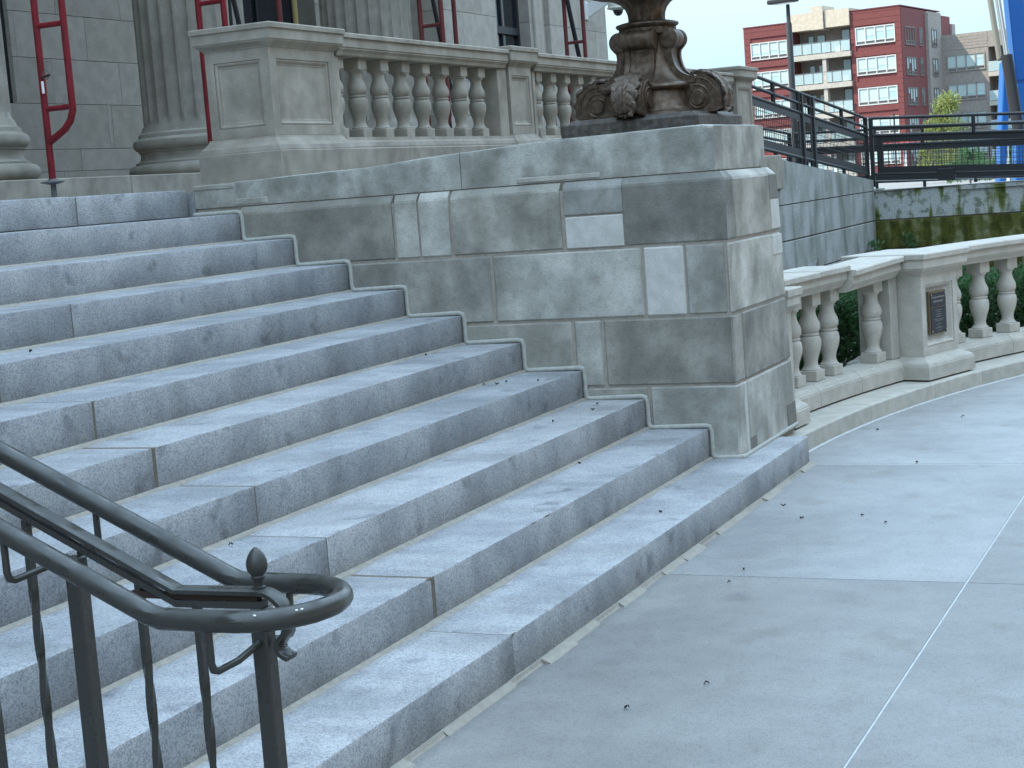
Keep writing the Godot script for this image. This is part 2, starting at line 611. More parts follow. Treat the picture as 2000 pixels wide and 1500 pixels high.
func step_block(x0: float, x1: float, y0: float, y1: float, zf: float, zb: float, sd: int) -> MB:
	var s := MB.new()
	var n := maxi(4, int((x1 - x0) / 0.07))
	var rings := []
	var nn := FastNoiseLite.new()
	nn.seed = sd
	nn.frequency = 1.0
	for k in n + 1:
		var x := lerpf(x0, x1, float(k) / n)
		var w := nn.get_noise_1d(x * 9.0)
		var w2 := nn.get_noise_1d(x * 2.1 + 50.0)
		var e := 0.006 + 0.004 * w + (0.008 if nn.get_noise_1d(x * 17.0 + 9.0) > 0.42 else 0.0)
		var zz := zf + 0.0022 * w2
		var yt := y1 + 0.0012 * w2
		var en := minf(k, n - k) / 1.0
		var inset := 0.004 if en == 0 else 0.0
		var r := PackedVector3Array()
		for p in [[y0 + 0.003, zb], [y0 + 0.003, zz - 0.003 - inset], [y0 + 0.008, zz - inset], [yt - e, zz - inset], [yt - e * 0.35 - inset * 0.5, zz - e * 0.3 - inset], [yt - inset, zz - e], [yt - inset, zb]]:
			r.append(Vector3(x, p[0], p[1]))
		rings.append(r)
	s.loft(rings)
	return s


func build_stairs() -> void:
	var t := thing("stone_staircase", "wide flight of grey granite steps rising to the columned entrance", "stairs", Vector3(-4.5, 0, -1.3))
	for i in range(1, 11):
		var ends := [-9.4, -6.25 + (0.1 if i % 2 == 0 else 0.0), -3.15 + (0.1 if i % 2 == 0 else 0.0)]
		if i == 8:
			ends = [-9.4, -5.3, -2.308]
		ends.append(0.656 if i == 1 else -0.011)
		var zf := step_z(i)
		var zb := step_z(i + 1) - 0.05
		for k in 3:
			var s := step_block(ends[k] + 0.0034, ends[k + 1] - (0.0034 if k < 2 else 0.0), (i - 1) * H + 0.003, i * H, zf + rng.randf_range(-0.0015, 0.0015), zb, i * 7 + k)
			part("step_block", s, pick(M.granites), t, 35.0)
		var j := MB.new()
		j.box(Vector3(-9.39, (i - 1) * H - 0.01, zb + 0.005), Vector3(ends[3] - 0.01, i * H - 0.004, zf - 0.005))
		part("joint_mortar", j, M.mortar_dark, t)
		if i > 1:
			var f := MB.new()
			var nn := FastNoiseLite.new()
			nn.seed = i
			nn.frequency = 1.0
			var rings := []
			for k in 141:
				var x := lerpf(-9.39, ends[3] - 0.004, k / 140.0)
				var w := 0.019 + 0.012 * nn.get_noise_1d(x * 3.0) + 0.006 * nn.get_noise_1d(x * 14.0)
				var y := (i - 1) * H
				rings.append(PackedVector3Array([Vector3(x, y - 0.004, zf - 0.01), Vector3(x, y - 0.004, zf + w), Vector3(x, y + 0.0022, zf + w - 0.003), Vector3(x, y + 0.009, zf + 0.003), Vector3(x, y + 0.011, zf - 0.01)]))
			f.loft(rings)
			part("mortar_fillet", f, M.mortar, t, 40.0)
	var xs := [-9.4, -7.4, -5.6, -3.9, -2.5, -0.978, -0.014]
	for k in 6:
		var s := step_block(xs[k] + 0.004, xs[k + 1] - 0.004, 10 * H + 0.002, LAND, -9 * D, -9 * D - 0.6, 90 + k)
		part("landing_block", s, M.granite_new, t, 35.0)
	var j := MB.new()
	j.box(Vector3(-9.39, 10 * H - 0.02, -9 * D - 0.58), Vector3(-0.02, LAND - 0.006, -9 * D - 0.008))
	part("joint_mortar", j, M.mortar_dark, t)
	var lf := MB.new()
	lf.box(Vector3(-9.6, 0.2, -4.68), Vector3(-0.002, LAND - 0.008, -9 * D - 0.602))
	part("landing_floor", lf, M.granite_b, t)


# ---------- cheek wall ----------
func right_edge(y: float) -> float:
	return 1.075 - 0.1 * y


# stone whose faces lie at x0..x1 (x1 battered when outer), z0..z1
func ashlar(y0: float, y1: float, x0: float, x1: float, z0: float, z1: float, outer := false, b := 0.008) -> MB:
	var s := MB.new()
	if not outer:
		s.box(Vector3(x0, y0, z0), Vector3(x1, y1, z1), b)
		return s
	var rings := []
	for lv in [[y0, b], [y0 + b, 0.0], [y1 - b, 0.0], [y1, b]]:
		var i: float = lv[1]
		var xa := x0 + i
		var xb := right_edge(lv[0]) - i + (x1 - 1.0)
		var za := z0 + i
		var zb := z1 - i
		var c := b - i
		var r := PackedVector3Array()
		for q in [[xa, zb - c], [xa + c, zb], [xb - c, zb], [xb, zb - c], [xb, za + c], [xb - c, za], [xa + c, za], [xa, za + c]]:
			r.append(Vector3(q[0], lv[0], q[1]))
		rings.append(r)
	s.loft(rings, false)
	var r0: PackedVector3Array = rings[0]
	var r3: PackedVector3Array = rings[3]
	s.quad(r0[0], r0[6], r0[4], r0[2])
	s.quad(r3[0], r3[2], r3[4], r3[6])
	return s


func build_cheek_wall() -> void:
	var t := thing("cheek_wall", "weathered limestone block wall closing the right end of the steps", "wall", Vector3(0.5, 0, -1.4))
	var core := MB.new()
	core.stack([[0.0, 0.008, 1.05, -2.92, 0.142], [1.515, 0.008, 0.9, -2.92, 0.142], [1.516, 0.04, 0.88, -2.92, 0.09], [1.57, 0.045, 0.88, -2.92, 0.085]])
	part("mortar_core", core, M.mortar_wall, t)
	var A := "wall_stone"
	var B := "wall_stone_b"
	var C := "wall_stone_c"
	var E := "wall_stone_d"
	var P := "stone_patch"
	var count := [0]
	var of := func(tone: String) -> Material:      # the same stone cut elsewhere in the bed, so that its figure differs from its neighbour's
		count[0] += 1
		return M[tone] if tone == "stone_patch" else M[tone + str(count[0] * 2 % 5)]
	var g := 0.006
	# stones on the stair side: [y0, y1, z0, z1, material]
	var rows := [
		[0.155, 0.512, -0.85, -0.312, B], [0.155, 0.512, -0.300, 0.15, A],
		[0.522, 0.855, -1.6, -0.699, C], [0.522, 0.855, -0.687, -0.536, C], [0.522, 0.855, -0.527, 0.15, B],
		[0.867, 1.208, -2.2, -1.128, B], [0.867, 1.208, -1.112, -0.302, A], [0.867, 1.208, -0.291, -0.081, P], [0.867, 1.208, -0.076, 0.128, B],
	]
	for r in rows:
		var dp := rng.randf_range(0.0, 0.003)
		part("stone", ashlar(r[0], r[1], -dp, 0.16, r[2] + 0.002, r[3] - 0.002), of.call(r[4]), t)
	# top course, its upper edge weathered to a sloping ledge
	var top := [[-2.62, -1.674, B], [-1.658, -1.524, C], [-1.514, -1.341, C], [-1.326, -0.715, A], [-0.696, -0.38, E], [-0.380, 0.15, E]]
	for k in top.size():
		var r: Array = top[k]
		var z0: float = r[0] + 0.001
		var z1: float = r[1] - 0.001
		var y0 := 1.222
		if k == 4:
			y0 = 1.386
		if k == 5:
			z0 = -0.3785
		var b := 0.007
		var s := MB.new()
		s.stack([[y0, b, 0.13, z0 + b, z1 - b], [y0 + b, 0.0, 0.13, z0, z1], [1.512, 0.0, 0.13, z0, z1], [1.524, 0.004, 0.13, z0, z1 - (0.004 if k == 5 else 0.0)], [1.556, 0.034, 0.13, z0, z1 - (0.034 if k == 5 else 0.0)]])
		part("stone", s, of.call(r[2]), t)
	part("patch_stone", ashlar(1.223, 1.380, -0.002, 0.12, -0.694, -0.384, false, 0.004), of.call(P), t)
	# stones on the end face
	var z1 := 0.152
	part("stone", ashlar(0.155, 0.512, 0.164, 1.0, -0.3, z1, true), of.call(A), t)
	part("stone", ashlar(0.522, 0.855, 0.166, 1.0, -0.3, z1, true), of.call(B), t)
	part("stone", ashlar(0.867, 1.208, 0.001, 1.0, 0.134, z1, true), of.call(C), t)
	part("stone", ashlar(1.222, 1.52, 0.134, 1.0, -0.3, z1, true), of.call(C), t)
	part("patch_stone", ashlar(1.232, 1.385, 0.79, 1.004, 0.0, 0.155, true, 0.003), of.call(P), t)
	part("patch_stone", ashlar(1.095, 1.200, 0.775, 1.004, 0.0, 0.156, true, 0.003), of.call(P), t)
	part("patch_stone", ashlar(1.392, 1.518, 0.775, 1.004, 0.0, 0.155, true, 0.003), M.stone_plug, t)
	part("patch_stone", ashlar(0.158, 0.225, 0.175, 0.285, 0.1, 0.154, false, 0.003), M.stone_plug, t)
	part("patch_stone", ashlar(0.165, 0.285, 0.885, 1.005, 0.0, 0.156, true, 0.003), M.stone_plug, t)
	part("corner_strip", ashlar(0.158, 0.509, 0.118, 0.160, 0.1, 0.1535, false, 0.003), of.call(P), t)
	var led := MB.new()
	led.stack([[1.512, 0.135, 0.925, -0.25, 0.15], [1.524, 0.135, 0.92, -0.25, 0.146], [1.556, 0.135, 0.9, -0.25, 0.116]])
	part("stone", led, of.call(C), t)
	# outer side, plain courses
	for y in [[0.0, 0.512], [0.522, 0.855], [0.867, 1.208], [1.222, 1.54]]:
		for k in 3:
			part("stone", ashlar(y[0], y[1], 0.8, 0.996, -2.9 + k * 0.868, -2.9 + (k + 1) * 0.868 - g, true), of.call(pick([A, B, C])), t)
	# cap, thicker towards the front, with a worn upper edge
	var cuts := [[-2.935, -1.272], [-1.268, 0.095]]
	for c in cuts:
		var s := MB.new()
		var rings := []
		var n := 26
		var nn := FastNoiseLite.new()
		nn.seed = 5
		nn.frequency = 1.0
		for k in n + 1:
			var z := lerpf(c[0], c[1], float(k) / n)
			var y := cap_top(z)
			var w := nn.get_noise_1d(z * 11.0)
			var e := 0.014 + 0.008 * w
			if z > 0.05:
				y -= (z - 0.05) * (z - 0.05) * 5.0
			var xi := 0.036 + 0.003 * nn.get_noise_1d(z * 4.0 + 7.0)
			var xo := 0.885 if z < -0.3 else 0.93
			var r := PackedVector3Array()
			for p in [[xi, 1.562], [xo, 1.562], [xo, y - 0.014], [xo - 0.014, y], [xi + e * 1.1, y], [xi + e * 0.4, y - e * 0.3], [xi, y - e]]:
				r.append(Vector3(p[0], p[1], z))
			rings.append(r)
		s.loft(rings)
		part("cap_stone", s, M.cap_stone, t, 30.0)
	for r in [[-0.96, -0.5, 1.566, 1.596], [-2.66, -2.45, 1.566, 1.605], [-2.93, -2.66, 1.66, 1.69]]:
		var s := MB.new()
		s.box(Vector3(0.0315, r[2], r[0]), Vector3(0.1, r[3], r[1]), 0.006)
		part("patch_stone", s, M.wall_stone_c, t)
	# mortar bead following the steps
	var path := [Vector3(1.03, H + 0.004, 0.163), Vector3(0.05, H + 0.004, 0.163), Vector3(0.0, H + 0.004, 0.158), Vector3(-0.004, H + 0.004, 0.13)]
	for i in range(2, 11):
		var z := step_z(i)
		path.append_array([Vector3(-0.004, (i - 1) * H + 0.004, z + 0.03), Vector3(-0.004, (i - 1) * H + 0.008, z + 0.014), Vector3(-0.004, (i - 1) * H + 0.03, z + 0.009), Vector3(-0.004, i * H - 0.016, z + 0.009), Vector3(-0.004, i * H + 0.004, z + 0.002), Vector3(-0.004, i * H + 0.010, z - 0.018)])
	path.append(Vector3(-0.004, 10 * H + 0.01, -8 * D - 0.3))
	var bead := MB.new()
	bead.tube(path, 0.0125, 8)
	part("mortar_bead", bead, M.mortar_bead, t, 50.0)


func cap_top(z: float) -> float:
	var a := [[-3.0, 1.690], [-1.9, 1.712], [-1.3, 1.748], [-0.7, 1.775], [0.2, 1.787]]
	for k in a.size() - 1:
		if z <= a[k + 1][0]:
			return lerpf(a[k][1], a[k + 1][1], smoothstep(0.0, 1.0, (z - a[k][0]) / (a[k + 1][0] - a[k][0])) * 0.5 + 0.5 * (z - a[k][0]) / (a[k + 1][0] - a[k][0]))
	return 1.787


# ---------- pedestals and balustrades ----------
func frame_mold(s: MB, t: Transform3D, x0: float, x1: float, y0: float, y1: float, prof: Array) -> void:
	var rings := []
	for c in [[x0, y0, 1, 1], [x1, y0, -1, 1], [x1, y1, -1, -1], [x0, y1, 1, -1]]:
		var r := PackedVector3Array()
		for p in prof:
			r.append(t * Vector3(c[0] + c[2] * p[0], c[1] + c[3] * p[0], p[1]))
		rings.append(r)
	s.loft(rings, false, true)


# face panel: stiles and rails round an opening; t's z points out of the face and z = 0 is the face
func panel(s: MB, mould: MB, t: Transform3D, x0: float, x1: float, y0: float, y1: float, mx: float, mt: float, mb: float, deep: float) -> void:
	var cz := -deep / 2
	var e := deep / 2
	s.obox(t * Transform3D(Basis.IDENTITY, Vector3(x0 + mx / 2, (y0 + y1) / 2, cz)), Vector3(mx / 2, (y1 - y0) / 2, e))
	s.obox(t * Transform3D(Basis.IDENTITY, Vector3(x1 - mx / 2, (y0 + y1) / 2, cz)), Vector3(mx / 2, (y1 - y0) / 2, e))
	s.obox(t * Transform3D(Basis.IDENTITY, Vector3((x0 + x1) / 2, y0 + mb / 2, cz)), Vector3((x1 - x0) / 2 - mx, mb / 2, e))
	s.obox(t * Transform3D(Basis.IDENTITY, Vector3((x0 + x1) / 2, y1 - mt / 2, cz)), Vector3((x1 - x0) / 2 - mx, mt / 2, e))
	frame_mold(mould, t, x0 + mx + 0.001, x1 - mx - 0.001, y0 + mb + 0.001, y1 - mt - 0.001, [[0.0, -deep], [0.0, -0.006], [0.008, -0.003], [0.016, -0.008], [0.022, -0.016], [0.03, -deep + 0.003], [0.034, -deep]])


# f: frame at the middle of the foot; hx, hz half sizes of the shaft; ys: foot, base top, shaft bottom, shaft top, fascia bottom, lip bottom, top
func pedestal(t: Node3D, f: Transform3D, hx: float, hz: float, ys: Array, spread: float, m: Material, m2: Material, faces: Array, deep := 0.02) -> void:
	var b := MB.new()
	var sp := spread
	var y := ys
	var rows := []
	for q in [[y[0], sp], [y[1] - 0.004, sp], [y[1], sp - 0.004], [y[1] + 0.006, sp - 0.004], [lerpf(y[1], y[2], 0.35), sp - 0.012], [lerpf(y[1], y[2], 0.6), sp * 0.45], [lerpf(y[1], y[2], 0.85), sp * 0.22], [y[2] - 0.002, sp * 0.18], [y[2] - 0.001, 0.0]]:
		rows.append([q[0], -hx - q[1], hx + q[1], -hz - q[1], hz + q[1]])
	b.stack(rows, f)
	part("base", b, m2, t)
	var s := MB.new()
	var mos := []
	var ix := deep if "x" in faces else 0.0
	var iz := deep if "z" in faces else 0.0
	s.stack([[y[2], -hx + ix, hx - ix, -hz + iz, hz - iz], [y[3], -hx + ix, hx - ix, -hz + iz, hz - iz]], f)
	if "z" in faces:
		for k in [0, 1]:
			var ft := f * Transform3D(Basis(Vector3.UP, PI * k), Vector3(0, 0, hz if k == 0 else -hz))
			mos.append(MB.new())
			panel(s, mos[-1], ft, -hx + (ix if ix else 0.0), hx - (ix if ix else 0.0), y[2], y[3], minf(0.055, hx * 0.22), 0.06, 0.055, deep)
	if "x" in faces:
		for k in [0, 1]:
			var ft := f * Transform3D(Basis(Vector3.UP, PI / 2 + PI * k), Vector3(hx if k == 0 else -hx, 0, 0))
			mos.append(MB.new())
			panel(s, mos[-1], ft, -hz, hz, y[2], y[3], 0.055, 0.06, 0.055, deep)
	part("shaft", s, m, t)
	for mo in mos:
		part("panel_moulding", mo, m, t)
	var c := MB.new()
	var cr := []
	var w := spread * 0.95
	for q in [[y[3] + 0.001, 0.002], [y[3] + 0.008, 0.006], [lerpf(y[3], y[4], 0.4), w * 0.3], [lerpf(y[3], y[4], 0.75), w * 0.65], [y[4] - 0.003, w * 0.72], [y[4], w * 0.8], [y[5], w * 0.8], [y[5] + 0.002, w * 0.98], [y[6] - 0.006, w], [y[6], w - 0.006]]:
		cr.append([q[0], -hx - q[1], hx + q[1], -hz - q[1], hz + q[1]])
	c.stack(cr, f)
	part("cornice", c, m, t)


func mirror(half: Array) -> PackedVector2Array:
	var p := PackedVector2Array()
	for q in half:
		p.append(Vector2(q[0], q[1]))
	for k in range(half.size() - 1, -1, -1):
		p.append(Vector2(-half[k][0], half[k][1]))
	return p


# profile of (out, up) run along x at depth z
func run_x(s: MB, prof: PackedVector2Array, x0: float, x1: float, z: float) -> void:
	s.prism(prof, Transform3D(Basis(Vector3(0, 0, 1), Vector3(0, 1, 0), Vector3(-1, 0, 0)), Vector3(x0, 0, z)), x0 - x1, 0.0)


func run_arc(s: MB, prof: PackedVector2Array, rc: float, a0: float, a1: float, lift0 := 0.0, lift1 := 0.0, out0 := 0.0, out1 := 0.0) -> void:
	var n := maxi(2, int((a1 - a0) / 0.8))
	var rings := []
	for k in n + 1:
		var u := float(k) / n
		var th := lerpf(a0, a1, u)
		var r := PackedVector3Array()
		for p in prof:
			r.append(arc_pt(th, rc - p.x - lerpf(out0, out1, u), p.y + lerpf(lift0, lift1, u)))
		rings.append(r)
	s.loft(rings)


func baluster_mesh(h: float, k: float) -> ArrayMesh:
	var s := MB.new()
	var pb := h * 0.12
	var pt := h * 0.15
	s.box(Vector3(-0.0535 * k, 0, -0.0535 * k), Vector3(0.0535 * k, pb, 0.0535 * k), 0.004)
	s.box(Vector3(-0.052 * k, h - pt, -0.052 * k), Vector3(0.052 * k, h, 0.052 * k), 0.004)
	var prof := []
	var l := h - pb - pt
	for q in [[0.0, 0.052], [0.022, 0.052], [0.035, 0.046], [0.075, 0.038], [0.13, 0.0365], [0.2, 0.041], [0.29, 0.052], [0.36, 0.0585], [0.42, 0.0605], [0.48, 0.0585], [0.52, 0.053], [0.538, 0.046], [0.541, 0.0505], [0.552, 0.0525], [0.566, 0.0525], [0.577, 0.0505], [0.58, 0.046], [0.60, 0.052], [0.64, 0.0585], [0.69, 0.0595], [0.74, 0.056], [0.8, 0.046], [0.85, 0.0395], [0.9, 0.0375], [0.94, 0.0395], [0.965, 0.044], [0.972, 0.049], [0.985, 0.051], [1.0, 0.051]]:
		prof.append(Vector2(q[1] * k, pb - 0.001 + q[0] * (l + 0.002)))
	s.lathe(prof, 22)
	return mesh_of(s, 32.0)


func build_upper_balustrade() -> void:
	var ys := [1.688, 1.85, 1.935, 2.413, 2.457, 2.512, 2.543]
	var p1 := thing("stone_pedestal", "large panelled limestone pedestal standing at the head of the cheek wall", "pedestal", Vector3(0.5, 1.688, -2.64), "terrace pedestals")
	pedestal(p1, Transform3D(Basis.IDENTITY, Vector3(0.5, 0, -2.637)), 0.36, 0.207, ys, 0.06, M.old_lime, M.old_lime_b, ["x", "z"])
	var p2 := thing("stone_pedestal", "narrow panelled limestone pedestal midway along the terrace balustrade", "pedestal", Vector3(3.56, 1.672, -2.56), "terrace pedestals")
	var y2 := ys.duplicate()
	y2[0] = 1.672
	y2[6] = 2.556
	y2[5] = 2.522
	pedestal(p2, Transform3D(Basis.IDENTITY, Vector3(3.56, 0, -2.58)), 0.2, 0.15, y2, 0.06, M.old_lime, M.old_lime_b, ["z"])
	var p3 := thing("stone_pedestal", "limestone pedestal behind the bronze lamp base where the ramp railing starts", "pedestal", Vector3(9.3, 1.672, -2.56), "terrace pedestals")
	var y3 := y2.duplicate()
	y3[6] = 2.60
	y3[5] = 2.565
	y3[4] = 2.495
	y3[3] = 2.45
	pedestal(p3, Transform3D(Basis.IDENTITY, Vector3(9.28, 0, -2.60)), 0.28, 0.2, y3, 0.07, M.old_lime, M.old_lime_b, ["z"])
	var bm := baluster_mesh(0.480, 1.0)
	bm.surface_set_material(0, M.old_lime)
	var base_p := mirror([[0.135, 1.6], [0.135, 1.846], [0.128, 1.852], [0.128, 1.862], [0.12, 1.885], [0.108, 1.897], [0.104, 1.917]])
	var rail_p := mirror([[0.07, 2.395], [0.083, 2.400], [0.09, 2.418], [0.104, 2.434], [0.104, 2.442], [0.110, 2.446], [0.110, 2.497], [0.124, 2.500], [0.124, 2.521], [0.118, 2.527]])
	var bays := [[0.885, 3.3, 0.96, "stone balustrade bay between the large and the narrow terrace pedestals"], [3.82, 8.93, 3.985, "stone balustrade bay running behind the bronze lamp base"]]
	for b in bays:
		var t := thing("stone_balustrade", b[3], "balustrade", Vector3((b[0] + b[1]) / 2, 1.6, -2.51), "terrace balustrade bays")
		var n := maxi(1, int(round((b[1] - b[0]) / 1.5)))
		for k in n:
			var x0: float = lerpf(b[0], b[1], float(k) / n) + 0.002
			var x1: float = lerpf(b[0], b[1], float(k + 1) / n) - 0.002
			var s := MB.new()
			run_x(s, base_p, x0, x1, -2.51)
			part("base_course", s, M.old_lime_b, t)
		n = 1 if b[0] < 2 else 2
		for k in n:
			var s := MB.new()
			run_x(s, rail_p, lerpf(b[0], b[1], float(k) / n) + 0.001, lerpf(b[0], b[1], float(k + 1) / n) - 0.001, -2.51)
			part("rail", s, M.old_lime, t)
		var x: float = b[2]
		while x < b[1] - 0.1:
			put("baluster", bm, t, Vector3(x, 1.916, -2.51))
			x += 0.2853
		for e in [b[0], b[1]]:      # responds against the pedestals
			var s := MB.new()
			s.box(Vector3(e - (0.0 if e == b[0] else 0.11), 1.9165, -2.575), Vector3(e + (0.05 if e == b[0] else 0.04), 2.3955, -2.445), 0.004)
			part("respond", s, M.old_lime, t)
	# terrace behind the balustrade
	var tr := struct("terrace", Vector3(6, 0, -4))
	var s := MB.new()
	s.box(Vector3(0.02, -0.02, -4.67), Vector3(9.75, 1.655, -2.925))
	s.box(Vector3(0.9, -0.02, -2.92), Vector3(9.75, 1.655, -2.42))
	part("terrace_floor", s, M.granite_b, tr)
	for y in 4:
		for k in 9:
			var w := MB.new()
			w.box(Vector3(1.05 + k * 0.965, y * 0.4 + 0.004, -2.44), Vector3(1.05 + (k + 1) * 0.965 - 0.008, minf((y + 1) * 0.4 - 0.004, 1.6), -2.385), 0.006)
			part("wall_stone", w, pick([M.old_lime, M.old_lime_b]), tr)


func turned(th: float, r: float) -> Transform3D:
	return Transform3D(Basis(Vector3.UP, -deg_to_rad(th)), arc_pt(th, r))


func build_lower_balustrade() -> void:
	var kb := struct("kerb", arc_pt(15, 9.2))
	var ka := [2.3, 5.04, 10.48, 16.41, 20.49, 25.2, 30.0, 35.0, 40.0, 46.0]
	for k in ka.size() - 1:
		var s := MB.new()
		run_arc(s, PackedVector2Array([Vector2(0, -0.05), Vector2(0, 0.097), Vector2(-0.003, 0.103), Vector2(-0.008, 0.106), Vector2(-0.62, 0.106), Vector2(-0.62, -0.05)]), 9.0, ka[k] + 0.012, ka[k + 1] - 0.012)
		part("kerb_stone", s, pick([M.new_lime, M.new_lime_b]), kb)
	var sl := MB.new()
	run_arc(sl, PackedVector2Array([Vector2(0.014, -0.03), Vector2(0.010, 0.002), Vector2(0.002, 0.008), Vector2(-0.01, 0.011), Vector2(-0.01, -0.03)]), 9.0, 1.8, 46)
	part("sealant_bead", sl, M.sealant, kb)
	var rc := 9.37
	var base_p := mirror([[0.13, 0.118], [0.13, 0.203], [0.126, 0.206], [0.126, 0.213], [0.118, 0.219], [0.105, 0.233], [0.09, 0.243], [0.086, 0.252]])
	var rail_p := mirror([[0.085, 0.787], [0.095, 0.79], [0.104, 0.805], [0.124, 0.825], [0.13, 0.834], [0.136, 0.838], [0.136, 0.888], [0.163, 0.891], [0.163, 0.918], [0.156, 0.925]])
	var bm := baluster_mesh(0.536, 1.14)
	bm.surface_set_material(0, M.new_lime)
	var bays := [
		["pale new balustrade bay with a missing baluster beside the cheek wall", 6.9, 16.9, [8.75, 10.45, 12.05, 15.75], [6.1, 9.4, 13.11, 16.9], 16.9],
		["pale new balustrade bay at the right of the plaque pedestal", 20.35, 33.0, [22.2, 24.3, 26.4, 28.5, 30.6], [20.35, 25.56, 33.0], 20.35],
	]
	for b in bays:
		var t := thing("stone_balustrade", b[0], "balustrade", arc_pt((b[1] + b[2]) / 2, rc, 0.105), "plaza balustrade bays")
		for k in b[4].size() - 1:
			var s := MB.new()
			run_arc(s, base_p, rc, b[4][k] + 0.015, b[4][k + 1] - 0.015)
			part("base_course", s, pick([M.new_lime, M.new_lime_b]), t)
		for th in b[3]:
			put("baluster", bm, t, arc_pt(th, rc, 0.2525), -deg_to_rad(th))
		var s := MB.new()
		if b[1] < 10:
			run_arc(s, rail_p, rc, 6.1, 9.5, -0.004, -0.002, 0.0, 0.0)
			part("rail", s, M.new_lime, t)
			s = MB.new()
			run_arc(s, rail_p, rc, 9.52, 12.2, 0.0, 0.002, 0.0, 0.0)
			part("rail", s, M.new_lime_b, t)
			s = MB.new()
			run_arc(s, rail_p, rc, 12.24, 16.7, -0.03, 0.0, 0.035, 0.01)
			part("rail", s, M.new_lime, t)
		else:
			run_arc(s, rail_p, rc, 20.9, 24.9)
			part("rail", s, M.new_lime, t)
			s = MB.new()
			run_arc(s, rail_p, rc, 24.92, 33.0)
			part("rail", s, M.new_lime_b, t)
		var f := turned(b[5], rc)
		s = MB.new()
		s.obox(f * Transform3D(Basis.IDENTITY, Vector3(-0.02 if b[1] < 10 else 0.02, 0.52, 0.0)), Vector3(0.05, 0.267, 0.075), 0.004)
		part("respond", s, M.new_lime_b, t)
	var pd := thing("stone_pedestal", "pale panelled limestone pedestal carrying a dark bronze plaque", "pedestal", arc_pt(18.62, 9.36, 0.106))
	pedestal(pd, turned(18.62, 9.36), 0.235, 0.235, [0.118, 0.205, 0.262, 0.782, 0.838, 0.895, 0.932], 0.075, M.new_lime, M.new_lime_b, ["z"], 0.03)
	var pe := thing("stone_pedestal", "half hidden pale pedestal end tucked behind the cheek wall corner", "pedestal", arc_pt(6.2, 9.34, 0.106))
	pedestal(pe, turned(5.2, 9.32), 0.06, 0.17, [0.118, 0.205, 0.262, 0.74, 0.79, 0.84, 0.885], 0.06, M.new_lime_b, M.new_lime, [])
	# stone chip left on the rail
	var ch := MB.new()
	var co := arc_pt(12.75, 9.46, 0.9)
	ch.loft([PackedVector3Array([co + Vector3(-0.03, 0, 0.0), co + Vector3(0.02, 0, 0.035), co + Vector3(0.035, 0, 0.0), co + Vector3(0.0, 0, -0.035)]), PackedVector3Array([co + Vector3(-0.004, 0.066, 0.0), co + Vector3(0.002, 0.062, 0.01), co + Vector3(0.006, 0.062, 0.002), co + Vector3(0.0, 0.067, -0.006)])])
	tag(part("stone_chip", ch, M.stone_plug), "small grey stone chip left lying on the pale rail by the cheek wall", "stone chip")
	# plaque, set in the pedestal's panel
	var f := turned(18.62, 9.36) * Transform3D(Basis.IDENTITY, Vector3(-0.012, 0.53, 0.235))
	var pl := thing("bronze_plaque", "dark blue plaque with a brass border on the pale pedestal", "plaque", f.origin)
	var s := MB.new()
	s.obox(f * Transform3D(Basis.IDENTITY, Vector3(0, 0, -0.016)), Vector3(0.109, 0.142, 0.010), 0.003)
	part("border", s, M.brass, pl)
	s = MB.new()
	s.obox(f * Transform3D(Basis.IDENTITY, Vector3(0, 0.083, -0.0055)), Vector3(0.1, 0.045, 0.003))
	part("upper_field", s, M.plaque_blue, pl)
	s = MB.new()
	s.obox(f * Transform3D(Basis.IDENTITY, Vector3(0, -0.05, -0.0055)), Vector3(0.1, 0.082, 0.003))
	part("lower_field", s, M.plaque_blue, pl)
	var rows := [[0.1, 0.085, 0.013], [0.072, 0.062, 0.015], [0.05, 0.008, 0.005], [0.014, 0.04, 0.006], [0.002, 0.024, 0.006], [-0.013, 0.036, 0.006], [-0.027, 0.032, 0.007], [-0.045, 0.058, 0.006], [-0.055, 0.05, 0.006], [-0.07, 0.01, 0.005], [-0.079, 0.032, 0.006], [-0.094, 0.014, 0.005], [-0.103, 0.048, 0.006], [-0.117, 0.03, 0.006]]
	for r in rows:      # worn, unreadable lettering
		s = MB.new()
		var x: float = -r[1]
		while x < r[1]:
			var w: float = rng.randf_range(0.002, 0.0045) * (r[2] / 0.009)
			s.obox(f * Transform3D(Basis.IDENTITY, Vector3(x + w / 2, r[0] + rng.randf_range(-0.1, 0.1) * r[2], -0.0022)), Vector3(w / 2, r[2] * rng.randf_range(0.22, 0.42), 0.0006))
			x += w + (0.0012 if rng.randf() > 0.18 else 0.006)
		part("lettering", s, M.plaque_letters, pl)
	for c in [[-0.09, 0.118], [0.09, 0.118], [-0.09, -0.122], [0.09, -0.122]]:
		s = MB.new()
		s.obox(f * Transform3D(Basis(Vector3.BACK, 0.785), Vector3(c[0], c[1], -0.001)), Vector3(0.006, 0.006, 0.003), 0.002)
		part("screw", s, M.plaque_letters, pl)


# ---------- bronze lamp base ----------
func smooth_path(pts: Array, n: int) -> PackedVector2Array:
	var c := Curve2D.new()
	for k in pts.size():
		var a: Vector2 = pts[maxi(0, k - 1)]
		var b: Vector2 = pts[mini(pts.size() - 1, k + 1)]
		var h := (b - a) / 6.0
		c.add_point(pts[k], -h, h)
	var out := PackedVector2Array()
	var l := c.get_baked_length()
	for k in n + 1:
		out.append(c.sample_baked(l * k / n, true))
	return out


